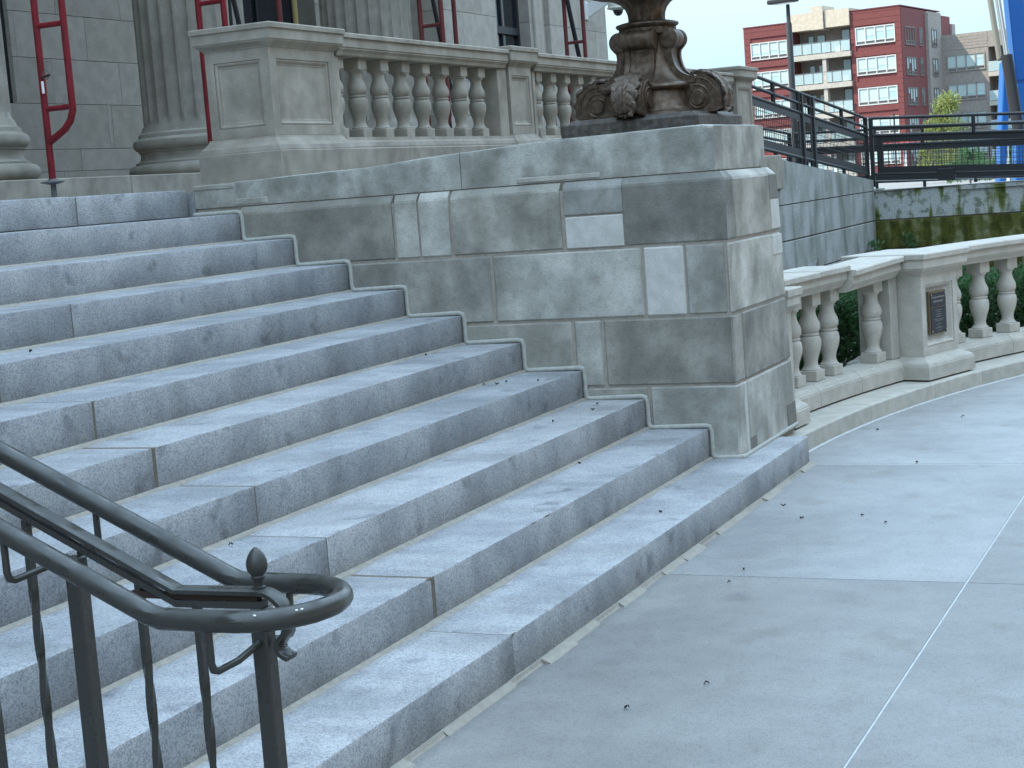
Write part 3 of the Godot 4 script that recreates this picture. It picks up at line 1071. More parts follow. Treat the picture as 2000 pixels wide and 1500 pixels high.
func build_lamp_base() -> void:
	var ax := Vector3(0.485, 0, -0.36)
	var t := thing("bronze_lamp_base", "dark bronze lamp standard foot with scroll legs on the cheek wall", "lamp base", Vector3(0.485, 1.78, -0.36))
	var s := MB.new()
	s.stack([[1.72, -0.375, 0.375, -0.365, 0.365], [1.834, -0.375, 0.375, -0.365, 0.365], [1.842, -0.37, 0.37, -0.36, 0.36], [1.844, -0.345, 0.345, -0.335, 0.335], [1.86, -0.33, 0.33, -0.32, 0.32]], Transform3D(Basis.IDENTITY, ax))
	part("plinth", s, M.bronze_plinth, t)
	# body between the legs: four concave sides
	s = MB.new()
	var rings := []
	for q in [[1.858, 0.265], [1.872, 0.262], [1.88, 0.235], [1.9, 0.222], [1.96, 0.212], [1.982, 0.208], [1.984, 0.222], [1.99, 0.230], [2.0, 0.234], [2.01, 0.231], [2.018, 0.222], [2.022, 0.205], [2.04, 0.178], [2.08, 0.148], [2.13, 0.128], [2.19, 0.116], [2.25, 0.112], [2.285, 0.113]]:
		var r := PackedVector3Array()
		for k in 32:
			var an := TAU * k / 32.0 + TAU / 64
			var e := lerpf(4.0, 2.4, smoothstep(2.02, 2.28, q[0]))
			var d := pow(pow(absf(cos(an)), e) + pow(absf(sin(an)), e), -1.0 / e)
			r.append(ax + Vector3(cos(an) * d * q[1], q[0], sin(an) * d * q[1]))
		rings.append(r)
	s.loft(rings)
	part("body", s, M.bronze, t, 40.0)
	# collar, neck and the underside of the dish
	s = MB.new()
	var pr := []
	for q in [[0.10, 2.27], [0.142, 2.272], [0.146, 2.278], [0.143, 2.283], [0.143, 2.306], [0.15, 2.311], [0.158, 2.316], [0.163, 2.324], [0.160, 2.331], [0.14, 2.337], [0.1, 2.345]]:
		pr.append(Vector2(q[0], q[1]))
	s.lathe(pr, 48, ax)
	part("collar", s, M.bronze, t, 40.0)
	for k in 24:
		var an := TAU * k / 24.0
		s = MB.new()
		s.obox(Transform3D(Basis(Vector3.UP, -an), ax + Vector3(cos(an) * 0.1445, 2.2945, sin(an) * 0.1445)), Vector3(0.003, 0.011, 0.0135), 0.002)
		part("collar_block", s, M.bronze, t)
	s = MB.new()
	rings = []
	for q in [[2.335, 0.096], [2.36, 0.094], [2.385, 0.097], [2.41, 0.107], [2.435, 0.128], [2.455, 0.165], [2.468, 0.215], [2.476, 0.27], [2.484, 0.285], [2.5, 0.29], [2.515, 0.27], [2.53, 0.2], [2.56, 0.16], [2.6, 0.13], [2.8, 0.11], [3.4, 0.095], [4.2, 0.075], [4.3, 0.09], [4.36, 0.06]]:
		var r := PackedVector3Array()
		for k in 96:
			var an := TAU * k / 96.0
			var fl := absf(sin(an * 6.0))
			var rr: float = q[1] * (0.95 + 0.06 * pow(fl, 0.5))
			r.append(ax + Vector3(cos(an) * rr, q[0], sin(an) * rr))
		rings.append(r)
	s.loft(rings)
	part("fluted_shaft", s, M.bronze, t, 45.0)
	# one scroll leg: outline in (out, up)
	var outer := smooth_path([Vector2(0.118, 2.298), Vector2(0.15, 2.292), Vector2(0.176, 2.268), Vector2(0.182, 2.236), Vector2(0.17, 2.205), Vector2(0.152, 2.186), Vector2(0.15, 2.15), Vector2(0.162, 2.105), Vector2(0.186, 2.073), Vector2(0.225, 2.05), Vector2(0.27, 2.04)], 26)
	outer.append_array(smooth_path([Vector2(0.272, 2.052), Vector2(0.315, 2.042), Vector2(0.36, 2.012), Vector2(0.39, 1.968), Vector2(0.396, 1.92), Vector2(0.382, 1.878), Vector2(0.36, 1.858)], 14))
	outer.append_array(smooth_path([Vector2(0.24, 1.857), Vector2(0.198, 1.878), Vector2(0.178, 1.915), Vector2(0.182, 1.95), Vector2(0.2, 1.978), Vector2(0.19, 1.998), Vector2(0.15, 2.02), Vector2(0.122, 2.05), Vector2(0.1, 2.09), Vector2(0.088, 2.14), Vector2(0.08, 2.2), Vector2(0.082, 2.26), Vector2(0.095, 2.288)], 24))
	var inner: PackedVector2Array = Geometry2D.offset_polygon(outer, -0.011)[0]
	var lines := [smooth_path([Vector2(0.098, 2.23), Vector2(0.103, 2.16), Vector2(0.118, 2.1), Vector2(0.146, 2.055), Vector2(0.19, 2.025), Vector2(0.245, 2.012), Vector2(0.262, 2.014), Vector2(0.265, 2.03), Vector2(0.3, 2.026), Vector2(0.335, 2.005), Vector2(0.362, 1.965), Vector2(0.366, 1.92), Vector2(0.35, 1.885)], 36)]
	var sp := []
	for k in 44:
		var a := k / 43.0 * TAU * 2.1
		var r := lerpf(0.066, 0.012, k / 43.0)
		sp.append(Vector2(0.272, 1.932) + Vector2(cos(PI * 0.6 - a), sin(PI * 0.6 - a)) * r)
	lines.append(PackedVector2Array(sp))
	sp = []
	for k in 30:
		var a := k / 29.0 * TAU * 1.4
		var r := lerpf(0.042, 0.008, k / 29.0)
		sp.append(Vector2(0.131, 2.242) + Vector2(cos(-PI * 0.7 - a), sin(-PI * 0.7 - a)) * r)
	lines.append(PackedVector2Array(sp))
	for k in 4:
		var f := Transform3D(Basis(Vector3.UP, PI / 2 * k), ax)     # x out, y up, z across
		var leg := MB.new()
		leg.prism(outer, f, 0.052, 0.078)
		leg.prism(outer, f, -0.078, -0.052)
		leg.prism(inner, f, -0.0525, 0.0525)
		var lg := part("leg", leg, M.bronze, t)
		var vo := MB.new()
		for side in [-1, 1]:
			for ln in lines:
				var path := []
				for p in ln:
					path.append(f * Vector3(p.x, p.y, side * 0.0785))
				vo.tube(path, 0.0052, 6)
			var disc := PackedVector2Array()
			for q in 20:
				disc.append(Vector2(0.272, 1.932) + Vector2(cos(TAU * q / 20), sin(TAU * q / 20)) * 0.036)
			vo.prism(disc, f, side * 0.07, side * 0.088)
		part("volute", vo, M.bronze, lg, 50.0)
		# acanthus leaf lying on the knee
		var spine := smooth_path([Vector2(0.225, 2.06), Vector2(0.275, 2.06), Vector2(0.325, 2.05), Vector2(0.372, 2.018), Vector2(0.402, 1.97), Vector2(0.408, 1.92), Vector2(0.396, 1.876), Vector2(0.41, 1.862), Vector2(0.425, 1.872)], 48)
		var rows := []
		var back := []
		for i in 49:
			var u := i / 48.0
			var p: Vector2 = spine[i]
			var tg: Vector2 = (spine[mini(48, i + 1)] - spine[maxi(0, i - 1)]).normalized()
			var nr := Vector2(-tg.y, tg.x)
			if nr.x < 0.0 and nr.y < 0.0:
				nr = -nr
			if nr.dot(p - Vector2(0.27, 1.93)) < 0.0:
				nr = -nr
			var wd := 0.070 * pow(sin(PI * clampf(u * 0.93 + 0.05, 0.0, 1.0)), 0.45)
			var lobe := absf(cos(PI * (u * 6.0 - 0.9)))
			wd *= 0.78 + 0.3 * pow(lobe, 0.7)
			var row := PackedVector3Array()
			var rb := PackedVector3Array()
			for j in 25:
				var w := j / 12.0 - 1.0
				var aw := absf(w)
				var vein := pow(absf(cos(PI * (u * 6.0 - aw * 0.9))), 1.3)
				var hgt := 0.003 + 0.0065 * vein * (0.35 + 0.65 * aw) + (0.009 if aw < 0.09 else 0.0) + 0.004 * (1.0 - aw) - 0.003 * pow(absf(cos(PI * (u * 12.0 - aw * 1.8))), 4.0)
				var q2 := p + nr * maxf(0.0, hgt)
				row.append(f * Vector3(q2.x, q2.y, w * wd))
				var q3 := p - nr * 0.006
				rb.append(f * Vector3(q3.x, q3.y, w * wd * 0.96))
			rows.append(row)
			back.append(rb)
		var lf := MB.new()
		for i in 48:
			for j in 24:
				lf.quad(rows[i][j], rows[i][j + 1], rows[i + 1][j + 1], rows[i + 1][j])
				lf.quad(back[i][j + 1], back[i][j], back[i + 1][j], back[i + 1][j + 1])
			lf.quad(rows[i][0], rows[i + 1][0], back[i + 1][0], back[i][0])
			lf.quad(rows[i + 1][24], rows[i][24], back[i][24], back[i + 1][24])
		part("acanthus_leaf", lf, M.bronze_pale, lg, 40.0)
		# bolster across the top scroll
		var bo := MB.new()
		var br := []
		for q in [[-0.086, 0.047], [-0.083, 0.052], [-0.066, 0.052], [-0.064, 0.047], [-0.056, 0.045], [-0.03, 0.05], [0.0, 0.052], [0.03, 0.05], [0.056, 0.045], [0.064, 0.047], [0.066, 0.052], [0.083, 0.052], [0.086, 0.047]]:
			var r := PackedVector3Array()
			for a in 24:
				r.append(f * Vector3(0.133 + cos(TAU * a / 24) * q[1], 2.244 + sin(TAU * a / 24) * q[1], q[0]))
			br.append(r)
		bo.loft(br)
		part("bolster", bo, M.bronze, lg, 40.0)


# ---------- handrail at the foot of the stairs ----------
func build_handrail() -> void:
	var xm := -5.368
	var t := thing("handrail", "dark painted double handrail with looped end and acorn finial", "handrail", Vector3(xm, 0, 0.6))
	var sl := H / D
	var lv := 0.855
	var zb := 0.748
	var s := MB.new()
	var path := []
	var far := 3.4
	path.append(Vector3(xm - 0.1325, lv + far * sl, zb - far))
	path.append(Vector3(xm - 0.1325, lv + 0.016 * sl, zb - 0.016))
	path.append(Vector3(xm - 0.1325, lv, zb + 0.010))
	for k in 21:
		var a := PI * k / 20.0
		path.append(Vector3(xm - 0.1325 * cos(a), lv, 0.893 + 0.1325 * sin(a)))
	path.append(Vector3(xm + 0.1325, lv, zb + 0.002))
	path.append(Vector3(xm + 0.1325, lv + 0.02 * sl, zb - 0.024))
	path.append(Vector3(xm + 0.1325, lv + far * sl, zb - far))
	s.tube(path, 0.0195, 18)
	part("grab_rail", s, M.rail_paint, t, 50.0)
	# top band of the guard, curling down over the newel
	var zn := 0.700
	var top := 0.873
	var mid := [Vector2(zn - 3.4, top + 3.4 * sl * 1.02), Vector2(zn, top), Vector2(0.880, top + 0.002)]
	for k in range(1, 10):
		var a := PI / 2 * k / 9.0
		mid.append(Vector2(0.880 + 0.054 * sin(a), top + 0.002 - 0.054 * (1.0 - cos(a))))
	mid.append_array([Vector2(0.930, 0.800), Vector2(0.922, 0.782), Vector2(0.913, 0.772)])
	var tail := smooth_path([Vector2(0.934, 0.815), Vector2(0.928, 0.80), Vector2(0.915, 0.786), Vector2(0.911, 0.775), Vector2(0.918, 0.764), Vector2(0.932, 0.757)], 10)
	mid.resize(12)
	for p in tail:
		mid.append(p)
	s = MB.new()
	var rings := []
	for k in mid.size():
		var a: Vector2 = mid[maxi(0, k - 1)]
		var b: Vector2 = mid[mini(mid.size() - 1, k + 1)]
		var tg := (b - a).normalized()
		var nr := Vector2(-tg.y, tg.x)
		var w := 0.0175
		var h := 0.0055
		var r := PackedVector3Array()
		for q in [[-w, -h], [-w, h * 0.4], [-w + 0.005, h], [w - 0.005, h], [w, h * 0.4], [w, -h]]:
			var p: Vector2 = mid[k] + nr * q[1]
			r.append(Vector3(xm + q[0], p.y, p.x))
		rings.append(r)
	s.loft(rings)
	part("top_band", s, M.rail_paint, t, 35.0)
	s = MB.new()      # channel under the band
	rings = []
	for p in [Vector2(zn - 3.4, top - 0.024 + 3.4 * sl * 1.02), Vector2(zn, top - 0.024), Vector2(0.884, top - 0.021)]:
		rings.append(PackedVector3Array([Vector3(xm - 0.0125, p.y - 0.007, p.x), Vector3(xm + 0.0125, p.y - 0.007, p.x), Vector3(xm + 0.0125, p.y + 0.006, p.x), Vector3(xm - 0.0125, p.y + 0.006, p.x)]))
	s.loft(rings)
	part("channel", s, M.rail_paint, t)
	s = MB.new()
	s.box(Vector3(xm - 0.008, top - 0.0175, 0.6), Vector3(xm + 0.008, top - 0.0045, 0.875))
	part("spacer", s, M.rust, t)
	s = MB.new()
	s.lathe([Vector2(0.012, top + 0.006), Vector2(0.0125, top + 0.010), Vector2(0.008, top + 0.0115), Vector2(0.0078, top + 0.014), Vector2(0.0095, top + 0.023), Vector2(0.0125, top + 0.026), Vector2(0.013, top + 0.029), Vector2(0.0115, top + 0.031), Vector2(0.0135, top + 0.034), Vector2(0.018, top + 0.040), Vector2(0.0195, top + 0.049), Vector2(0.0185, top + 0.058), Vector2(0.0145, top + 0.068), Vector2(0.009, top + 0.076), Vector2(0.0035, top + 0.081), Vector2(0.0, top + 0.0825)], 24, Vector3(xm, 0, 0.876))
	part("acorn_finial", s, M.rail_paint, t, 40.0)
	var posts := [[0.876, top - 0.028], [0.473, 0.0], [-0.52, 0.0], [-1.5, 0.0], [-2.5, 0.0]]
	for p in posts:
		var z: float = p[0]
		var y0 := maxf(0.0, (ceilf((0.3236 - z) / D)) * H) if z < 0.3236 else 0.0
		var y1: float = p[1] if p[1] > 0 else top - 0.05 + (zn - z) * sl
		s = MB.new()
		s.box(Vector3(xm - 0.0165, y0, z - 0.0165), Vector3(xm + 0.0165, y1, z + 0.0165), 0.003)
		part("post", s, M.rail_paint, t)
		# hooked brackets carrying the grab rails
		for side in [-1, 1]:
			var zz := z - 0.045
			var yr := lv + maxf(0.0, zb - zz) * sl
			var br := MB.new()
			if z > 0.8:
				zz = z - 0.02
				yr = lv
			var yk := yr - 0.094
			br.tube([Vector3(xm + side * 0.016, yk + 0.022, z), Vector3(xm + side * 0.07, yk + 0.006, zz + 0.01), Vector3(xm + side * 0.118, yk + 0.001, zz), Vector3(xm + side * 0.129, yk + 0.006, zz - 0.002), Vector3(xm + side * 0.1325, yk + 0.018, zz - 0.003), Vector3(xm + side * 0.1325, yr - 0.012, zz - 0.003)], 0.0068, 8)
			part("bracket", br, M.rail_paint, t, 60.0)
	# flat bars twisted half way down
	for k in 24:
		var z := 0.739 - k * 0.1245
		var skip := false
		for p in posts:
			if absf(p[0] - z) < 0.045:
				skip = true
		if skip:
			continue
		var y0 := maxf(0.0, (ceilf((0.3236 - z) / D)) * H) + 0.06 if z < 0.3236 else 0.06
		var y1 := top - 0.031 + maxf(0.0, zn - z) * sl
		s = MB.new()
		rings = []
		for i in 41:
			var u := i / 40.0
			var y := lerpf(y1, y0, u)
			var a := smoothstep(0.10, 0.14, y1 - y) * 0.0 + clampf((y1 - y - 0.12) / 0.34, 0.0, 1.0) * TAU * 0.75
			var c := cos(a)
			var sn := sin(a)
			var r := PackedVector3Array()
			for q in [[-0.0075, -0.0062], [0.0075, -0.0062], [0.0075, 0.0062], [-0.0075, 0.0062]]:
				r.append(Vector3(xm + q[0] * c - q[1] * sn, y, z + q[0] * sn + q[1] * c))
			rings.append(r)
		s.loft(rings)
		part("twisted_bar", s, M.rail_paint, t, 25.0)
	s = MB.new()
	s.loft([PackedVector3Array([Vector3(xm - 0.012, 0.055, 0.876), Vector3(xm + 0.012, 0.055, 0.876), Vector3(xm + 0.012, 0.066, 0.876), Vector3(xm - 0.012, 0.066, 0.876)]), PackedVector3Array([Vector3(xm - 0.012, 0.055, 0.34), Vector3(xm + 0.012, 0.055, 0.34), Vector3(xm + 0.012, 0.066, 0.34), Vector3(xm - 0.012, 0.066, 0.34)])])
	part("bottom_bar", s, M.rail_paint, t)
	for c in [[4.05, 0.019, 0.6], [3.55, 0.0185, 0.9], [4.12, 0.0185, 0.3]]:
		s = MB.new()
		var a: float = c[0]
		var q := Vector3(xm + cos(a) * 0.1325, lv + 0.0135, 0.893 - sin(a) * 0.1325) + Vector3(cos(a), 0, -sin(a)) * 0.0125
		s.obox(Transform3D(Basis(Vector3.UP, c[2]), q), Vector3(0.004, 0.0012, 0.0022), 0.001)
		part("chipped_paint", s, M.paint_chip, t)


# ---------- courthouse ----------
const ZW := -6.8       # wall behind the columns
const ZP := -5.7       # front of the end pavilion
const PX0 := 9.08
const PX1 := 14.16


func build_columns() -> void:
	var names := ["fluted limestone column cut off by the left edge of the picture", "fluted limestone column just left of the large terrace pedestal", "fluted limestone column rising behind the terrace balustrade"]
	var shaft: ArrayMesh
	var base: ArrayMesh
	var y0 := 1.833
	var s := MB.new()
	var rings := []
	for q in [[0.40, 0.445, 0.0], [0.415, 0.437, 0.0], [0.428, 0.437, 0.15], [0.45, 0.437, 0.75], [0.49, 0.437, 1.0], [3.0, 0.432, 1.0], [6.0, 0.38, 1.0], [6.05, 0.38, 0.0], [6.1, 0.41, 0.0]]:
		var r := PackedVector3Array()
		for k in 24:
			for j in 7:
				var a := TAU * (k + j / 7.0) / 24.0
				var u := (j - 1) / 6.0
				var dip := 0.0 if j < 1 else 0.030 * sqrt(maxf(0.0, 1.0 - pow(2.0 * u - 1.0, 2.0))) * 1.0
				var rr: float = q[1] - dip * q[2]
				r.append(Vector3(cos(a) * rr, q[0], -sin(a) * rr))
		rings.append(r)
	s.loft(rings)
	shaft = mesh_of(s, 40.0)
	shaft.surface_set_material(0, M.column)
	s = MB.new()
	s.lathe([Vector2(0.5, 0.0), Vector2(0.555, 0.004), Vector2(0.578, 0.025), Vector2(0.588, 0.054), Vector2(0.58, 0.083), Vector2(0.558, 0.104), Vector2(0.53, 0.108), Vector2(0.53, 0.122), Vector2(0.508, 0.128), Vector2(0.49, 0.145), Vector2(0.482, 0.172), Vector2(0.488, 0.198), Vector2(0.5, 0.206), Vector2(0.5, 0.218), Vector2(0.512, 0.222), Vector2(0.53, 0.238), Vector2(0.538, 0.265), Vector2(0.53, 0.294), Vector2(0.508, 0.312), Vector2(0.492, 0.316), Vector2(0.488, 0.345), Vector2(0.465, 0.36), Vector2(0.45, 0.401)], 56)
	base = mesh_of(s, 35.0)
	base.surface_set_material(0, M.column)
	var xs := [0.72, 3.62, 6.56]
	for k in 3:
		var t := thing("fluted_column", names[k], "column", Vector3(xs[k], y0, -5.3), "portico columns")
		put("base", base, t, Vector3(xs[k], y0, -5.3))
		put("shaft", shaft, t, Vector3(xs[k], y0, -5.3), 0.05)
		var c := MB.new()
		c.box(Vector3(xs[k] - 0.55, y0 + 6.1, -5.85), Vector3(xs[k] + 0.55, y0 + 6.5, -4.75), 0.03)
		part("capital", c, M.column, t)


func facade_row(t: Node3D, x0: float, x1: float, y0: float, y1: float, zf: float, w: float, off: float, holes: Array) -> void:
	var x := x0
	var first := true
	while x < x1 - 0.01:
		var e := minf(x1, x + (w * off if first else w * rng.randf_range(0.85, 1.15)))
		if x1 - e < 0.18:
			e = x1
		first = false
		var a := x
		var b := e
		x = e
		var bits := [[a, b]]
		for h in holes:
			if y1 > h[2] + 0.01 and y0 < h[3] - 0.01:
				var nb := []
				for q in bits:
					if q[1] <= h[0] or q[0] >= h[1]:
						nb.append(q)
					else:
						if q[0] < h[0] - 0.03:
							nb.append([q[0], h[0]])
						if q[1] > h[1] + 0.03:
							nb.append([h[1], q[1]])
				bits = nb
		for q in bits:
			var s := MB.new()
			s.box(Vector3(q[0] + 0.0016, y0 + 0.0016, zf - 0.1), Vector3(q[1] - 0.0016, y1 - 0.0016, zf + rng.randf_range(-0.0008, 0.0008)), 0.003)
			part("stone", s, pick(M.facades), t)


func sash(t: Node3D, x0: float, x1: float, y0: float, y1: float, z: float, bars: Array) -> void:
	var w := MB.new()
	var f := 0.05
	for q in [[x0, x0 + f, y0, y1], [x1 - f, x1, y0, y1], [x0 + f, x1 - f, y0, y0 + f * 1.4], [x0 + f, x1 - f, y1 - f, y1]]:
		w.box(Vector3(q[0], q[2], z - 0.06), Vector3(q[1], q[3], z), 0.004)
	for b in bars:
		w.box(Vector3(x0 + f, b - 0.045, z - 0.055), Vector3(x1 - f, b + 0.045, z + 0.012), 0.006)
	w.box(Vector3((x0 + x1) / 2 - 0.02, y0 + f, z - 0.05), Vector3((x0 + x1) / 2 + 0.02, y1 - f, z - 0.008))
	var o := part("window", w, M.dark_frame, t)
	var g := MB.new()
	g.box(Vector3(x0 + 0.02, y0 + 0.02, z - 0.045), Vector3(x1 - 0.02, y1 - 0.02, z - 0.035))
	part("pane", g, M.dark_glass, o)


func build_courthouse() -> void:
	var t := thing("courthouse", "limestone courthouse front behind the columns at the top of the steps", "building", Vector3(4, 0, -8))
	var s := MB.new()
	s.box(Vector3(-26, 0.0, -4.665), Vector3(PX0, 1.664, -6.9))
	part("stylobate_core", s, M.facade_b, t)
	for k in 9:        # stylobate under the columns
		s = MB.new()
		s.box(Vector3(-4.0 + k * 1.45, LAND - 0.03, -6.85), Vector3(-4.0 + (k + 1) * 1.45 - 0.005, 1.832, -4.66), 0.006)
		part("stylobate_stone", s, M.old_lime_b, t)
	# wall behind the columns
	var holes := [[2.05, 3.25, 2.53, 9.0], [6.6, 8.2, 1.9, 9.0]]
	var ys := [1.80, 1.968, 2.155, 2.537, 2.915, 3.29, 3.67, 4.05]
	for k in ys.size() - 1:
		facade_row(t, 0.4, 9.4, ys[k], ys[k + 1], ZW, 0.86, 0.55 if k % 2 == 0 else 1.0, holes)
	s = MB.new()
	for q in [[-26.0, 2.05, 0.0, 9.9], [2.05, 3.25, 0.0, 2.52], [3.25, 6.6, 0.0, 9.9], [8.2, PX1 - 0.2, 0.0, 9.9], [2.05, 3.25, 6.5, 9.9], [6.6, 8.2, 6.5, 9.9]]:
		s.box(Vector3(q[0], q[2], ZW - 0.6), Vector3(q[1], q[3], ZW - 0.02))
	part("back_wall", s, M.facade_b, t)
	sash(t, 2.05, 3.25, 2.53, 6.5, ZW - 0.04, [4.4])
	sash(t, 6.6, 8.2, 1.85, 6.5, ZW - 0.22, [4.2])
	# end pavilion: front
	var win := [[10.5, 11.49, 1.7, 9.0]]
	var yp := []
	for k in 9:
		yp.append(1.62 + k * 0.385)
	for k in 8:
		facade_row(t, PX0, 11.49, yp[k], yp[k + 1], ZP, 1.0, 0.5 if k % 2 == 0 else 1.0, win)
		facade_row(t, 12.14, PX1, yp[k], yp[k + 1], ZP, 0.95, 0.6 if k % 2 == 0 else 1.0, [])
		facade_row(t, 11.96, 12.14, yp[k], yp[k + 1], ZP - 0.07, 1.0, 1.0, [])
		for z in [[ZP - 0.28, ZP - 0.002], [ZP - 0.62, ZP - 0.285]]:      # jamb of the window
			s = MB.new()
			s.box(Vector3(11.492, yp[k] + 0.0016, z[0]), Vector3(11.58, yp[k + 1] - 0.0016, z[1]), 0.003)
			part("jamb_stone", s, pick(M.facades), t)
		s = MB.new()       # return of the pavilion towards the portico
		s.box(Vector3(PX0 + 0.001, yp[k] + 0.0016, ZP - 0.27), Vector3(PX0 + 0.2, yp[k + 1] - 0.0016, ZP - 0.102), 0.003)
		part("return_stone", s, pick(M.facades), t)
	for k in 5:        # reeded architrave beside the window
		s = MB.new()
		var x := 11.585 + k * 0.075
		s.box(Vector3(x, 1.62, ZP - 0.12), Vector3(x + 0.058, 9.0, ZP + 0.035 - 0.012 * k), 0.012)
		part("reed", s, M.facade_c, t)
	s = MB.new()
	s.box(Vector3(11.58, 1.6, ZP - 0.3), Vector3(11.97, 9.0, ZP - 0.02))
	part("architrave_back", s, M.facade_b, t)
	sash(t, 10.5, 11.49, 1.7, 6.5, ZP - 0.14, [3.43])
	s = MB.new()
	for q in [[PX0 + 0.01, 10.5, 0.0, 9.9], [11.58, PX1 - 0.1, 0.0, 9.9], [10.5, 11.58, 0.0, 1.69], [10.5, 11.58, 6.5, 9.9]]:
		s.box(Vector3(q[0], q[2], ZP - 0.9), Vector3(q[1], q[3], ZP - 0.098 if q[2] < 6 else ZP - 0.01))
	part("pavilion_wall", s, M.facade_b, t)
	s = MB.new()      # dark side window in the pavilion's return
	s.box(Vector3(PX0 + 0.12, 1.7, ZP - 1.06), Vector3(PX0 + 0.16, 8.0, ZP - 0.27))
	part("side_window", s, M.dark_glass, t)
	for k in 8:       # right-hand corner of the pavilion
		s = MB.new()
		s.box(Vector3(PX1 - 0.1, yp[k] + 0.0016, ZP - 0.9), Vector3(PX1 - 0.002, yp[k + 1] - 0.0016, ZP - 0.103), 0.003)
		part("stone", s, pick(M.facades), t)
	s = MB.new()
	s.box(Vector3(PX0 + 0.2, 4.7, ZP - 0.9), Vector3(PX1, 10.0, ZP - 0.012))
	part("pavilion_upper_wall", s, M.facade, t)
	# mass of the building and the entablature that shade the steps
	s = MB.new()
	s.box(Vector3(-26, -0.02, -26), Vector3(PX1 - 0.15, 10.0, ZW - 0.58))
	part("main_block", s, M.facade, t)
	s = MB.new()
	s.box(Vector3(-26, 8.34, -6.85), Vector3(PX0 + 0.6, 10.0, -4.72), 0.05)
	part("entablature", s, M.facade, t)
	s = MB.new()
	s.stack([[10.0, -26.3, PX1 + 0.3, -26.3, -4.4], [10.3, -26.6, PX1 + 0.6, -26.6, -4.15], [10.4, -26, PX1, -26, -4.9], [11.2, -26, PX1, -26, -4.9]])
	part("attic", s, M.facade, t)
	# streak of old paint on the wall
	s = MB.new()
	s.box(Vector3(4.42, 2.2, ZW - 0.01), Vector3(4.45, 2.56, ZW + 0.0025), 0.001)
	part("paint_mark", s, M.facade_c, t)
	# camera on the corner
	var c := thing("security_camera", "cream dome security camera on a white bracket at the courthouse corner", "camera", Vector3(13.4, 3.72, ZP))
	s = MB.new()
	s.box(Vector3(13.36, 3.68, ZP), Vector3(13.48, 3.92, ZP + 0.025), 0.006)
	s.prism(PackedVector2Array([Vector2(0.02, 3.70), Vector2(0.02, 3.90), Vector2(0.46, 3.98), Vector2(0.46, 3.93)]), Transform3D(Basis(Vector3(0, 0, 1), Vector3(0, 1, 0), Vector3(-1, 0, 0)), Vector3(13.40, 0, ZP)), -0.05, 0.0)
	part("bracket", s, M.white_paint, c)
	s = MB.new()
	s.lathe([Vector2(0.05, 3.955), Vector2(0.10, 3.945), Vector2(0.125, 3.92), Vector2(0.135, 3.83), Vector2(0.145, 3.822), Vector2(0.145, 3.81), Vector2(0.08, 3.79)], 20, Vector3(13.41, -0.03, ZP + 0.46))
	part("housing", s, M.cream_plastic, c, 30.0)
	s = MB.new()
	s.lathe([Vector2(0.07, 3.80), Vector2(0.068, 3.77), Vector2(0.052, 3.735), Vector2(0.025, 3.715), Vector2(0.0, 3.712)], 18, Vector3(13.41, -0.03, ZP + 0.46))
	part("dome", s, M.dark_glass, c, 40.0)


func scaffold(x: float, z: float, y0: float, label: String, curve: bool, m: Material, rungs: Array) -> void:
	var t := thing("scaffold_ladder", label, "scaffold", Vector3(x, LAND, z), "scaffold ladders along the portico")
	var s := MB.new()
	s.tube([Vector3(x, y0, z), Vector3(x, 6.0, z)], 0.021, 12)
	part("leg", s, m, t, 50.0)
	s = MB.new()
	var zi := z + 0.2
	if curve:
		s.tube([Vector3(x, 2.02, z + 0.01), Vector3(x, 2.045, z + 0.06), Vector3(x, 2.085, z + 0.13), Vector3(x, 2.13, z + 0.175), Vector3(x, 2.19, zi), Vector3(x, 2.26, zi), Vector3(x, 6.0, zi)], 0.021, 12)
	else:
		s.tube([Vector3(x, 2.2, zi), Vector3(x, 6.0, zi)], 0.021, 12)
	part("inner_tube", s, m, t, 50.0)
	for y in rungs:
		s = MB.new()
		s.tube([Vector3(x, y, z), Vector3(x, y, zi)], 0.0165, 10)
		part("rung", s, m, t, 50.0)
	s = MB.new()
	s.lathe([Vector2(0.0, LAND - 0.004), Vector2(0.08, LAND - 0.004), Vector2(0.08, LAND + 0.006), Vector2(0.018, LAND + 0.008), Vector2(0.016, y0 - 0.03), Vector2(0.03, y0 - 0.028), Vector2(0.07, y0 - 0.018), Vector2(0.07, y0 - 0.012), Vector2(0.03, y0 - 0.006), Vector2(0.026, y0 + 0.004), Vector2(0.0, y0 + 0.004)], 14, Vector3(x, 0, z))
	part("screw_jack", s, M.grey_steel, t, 40.0)


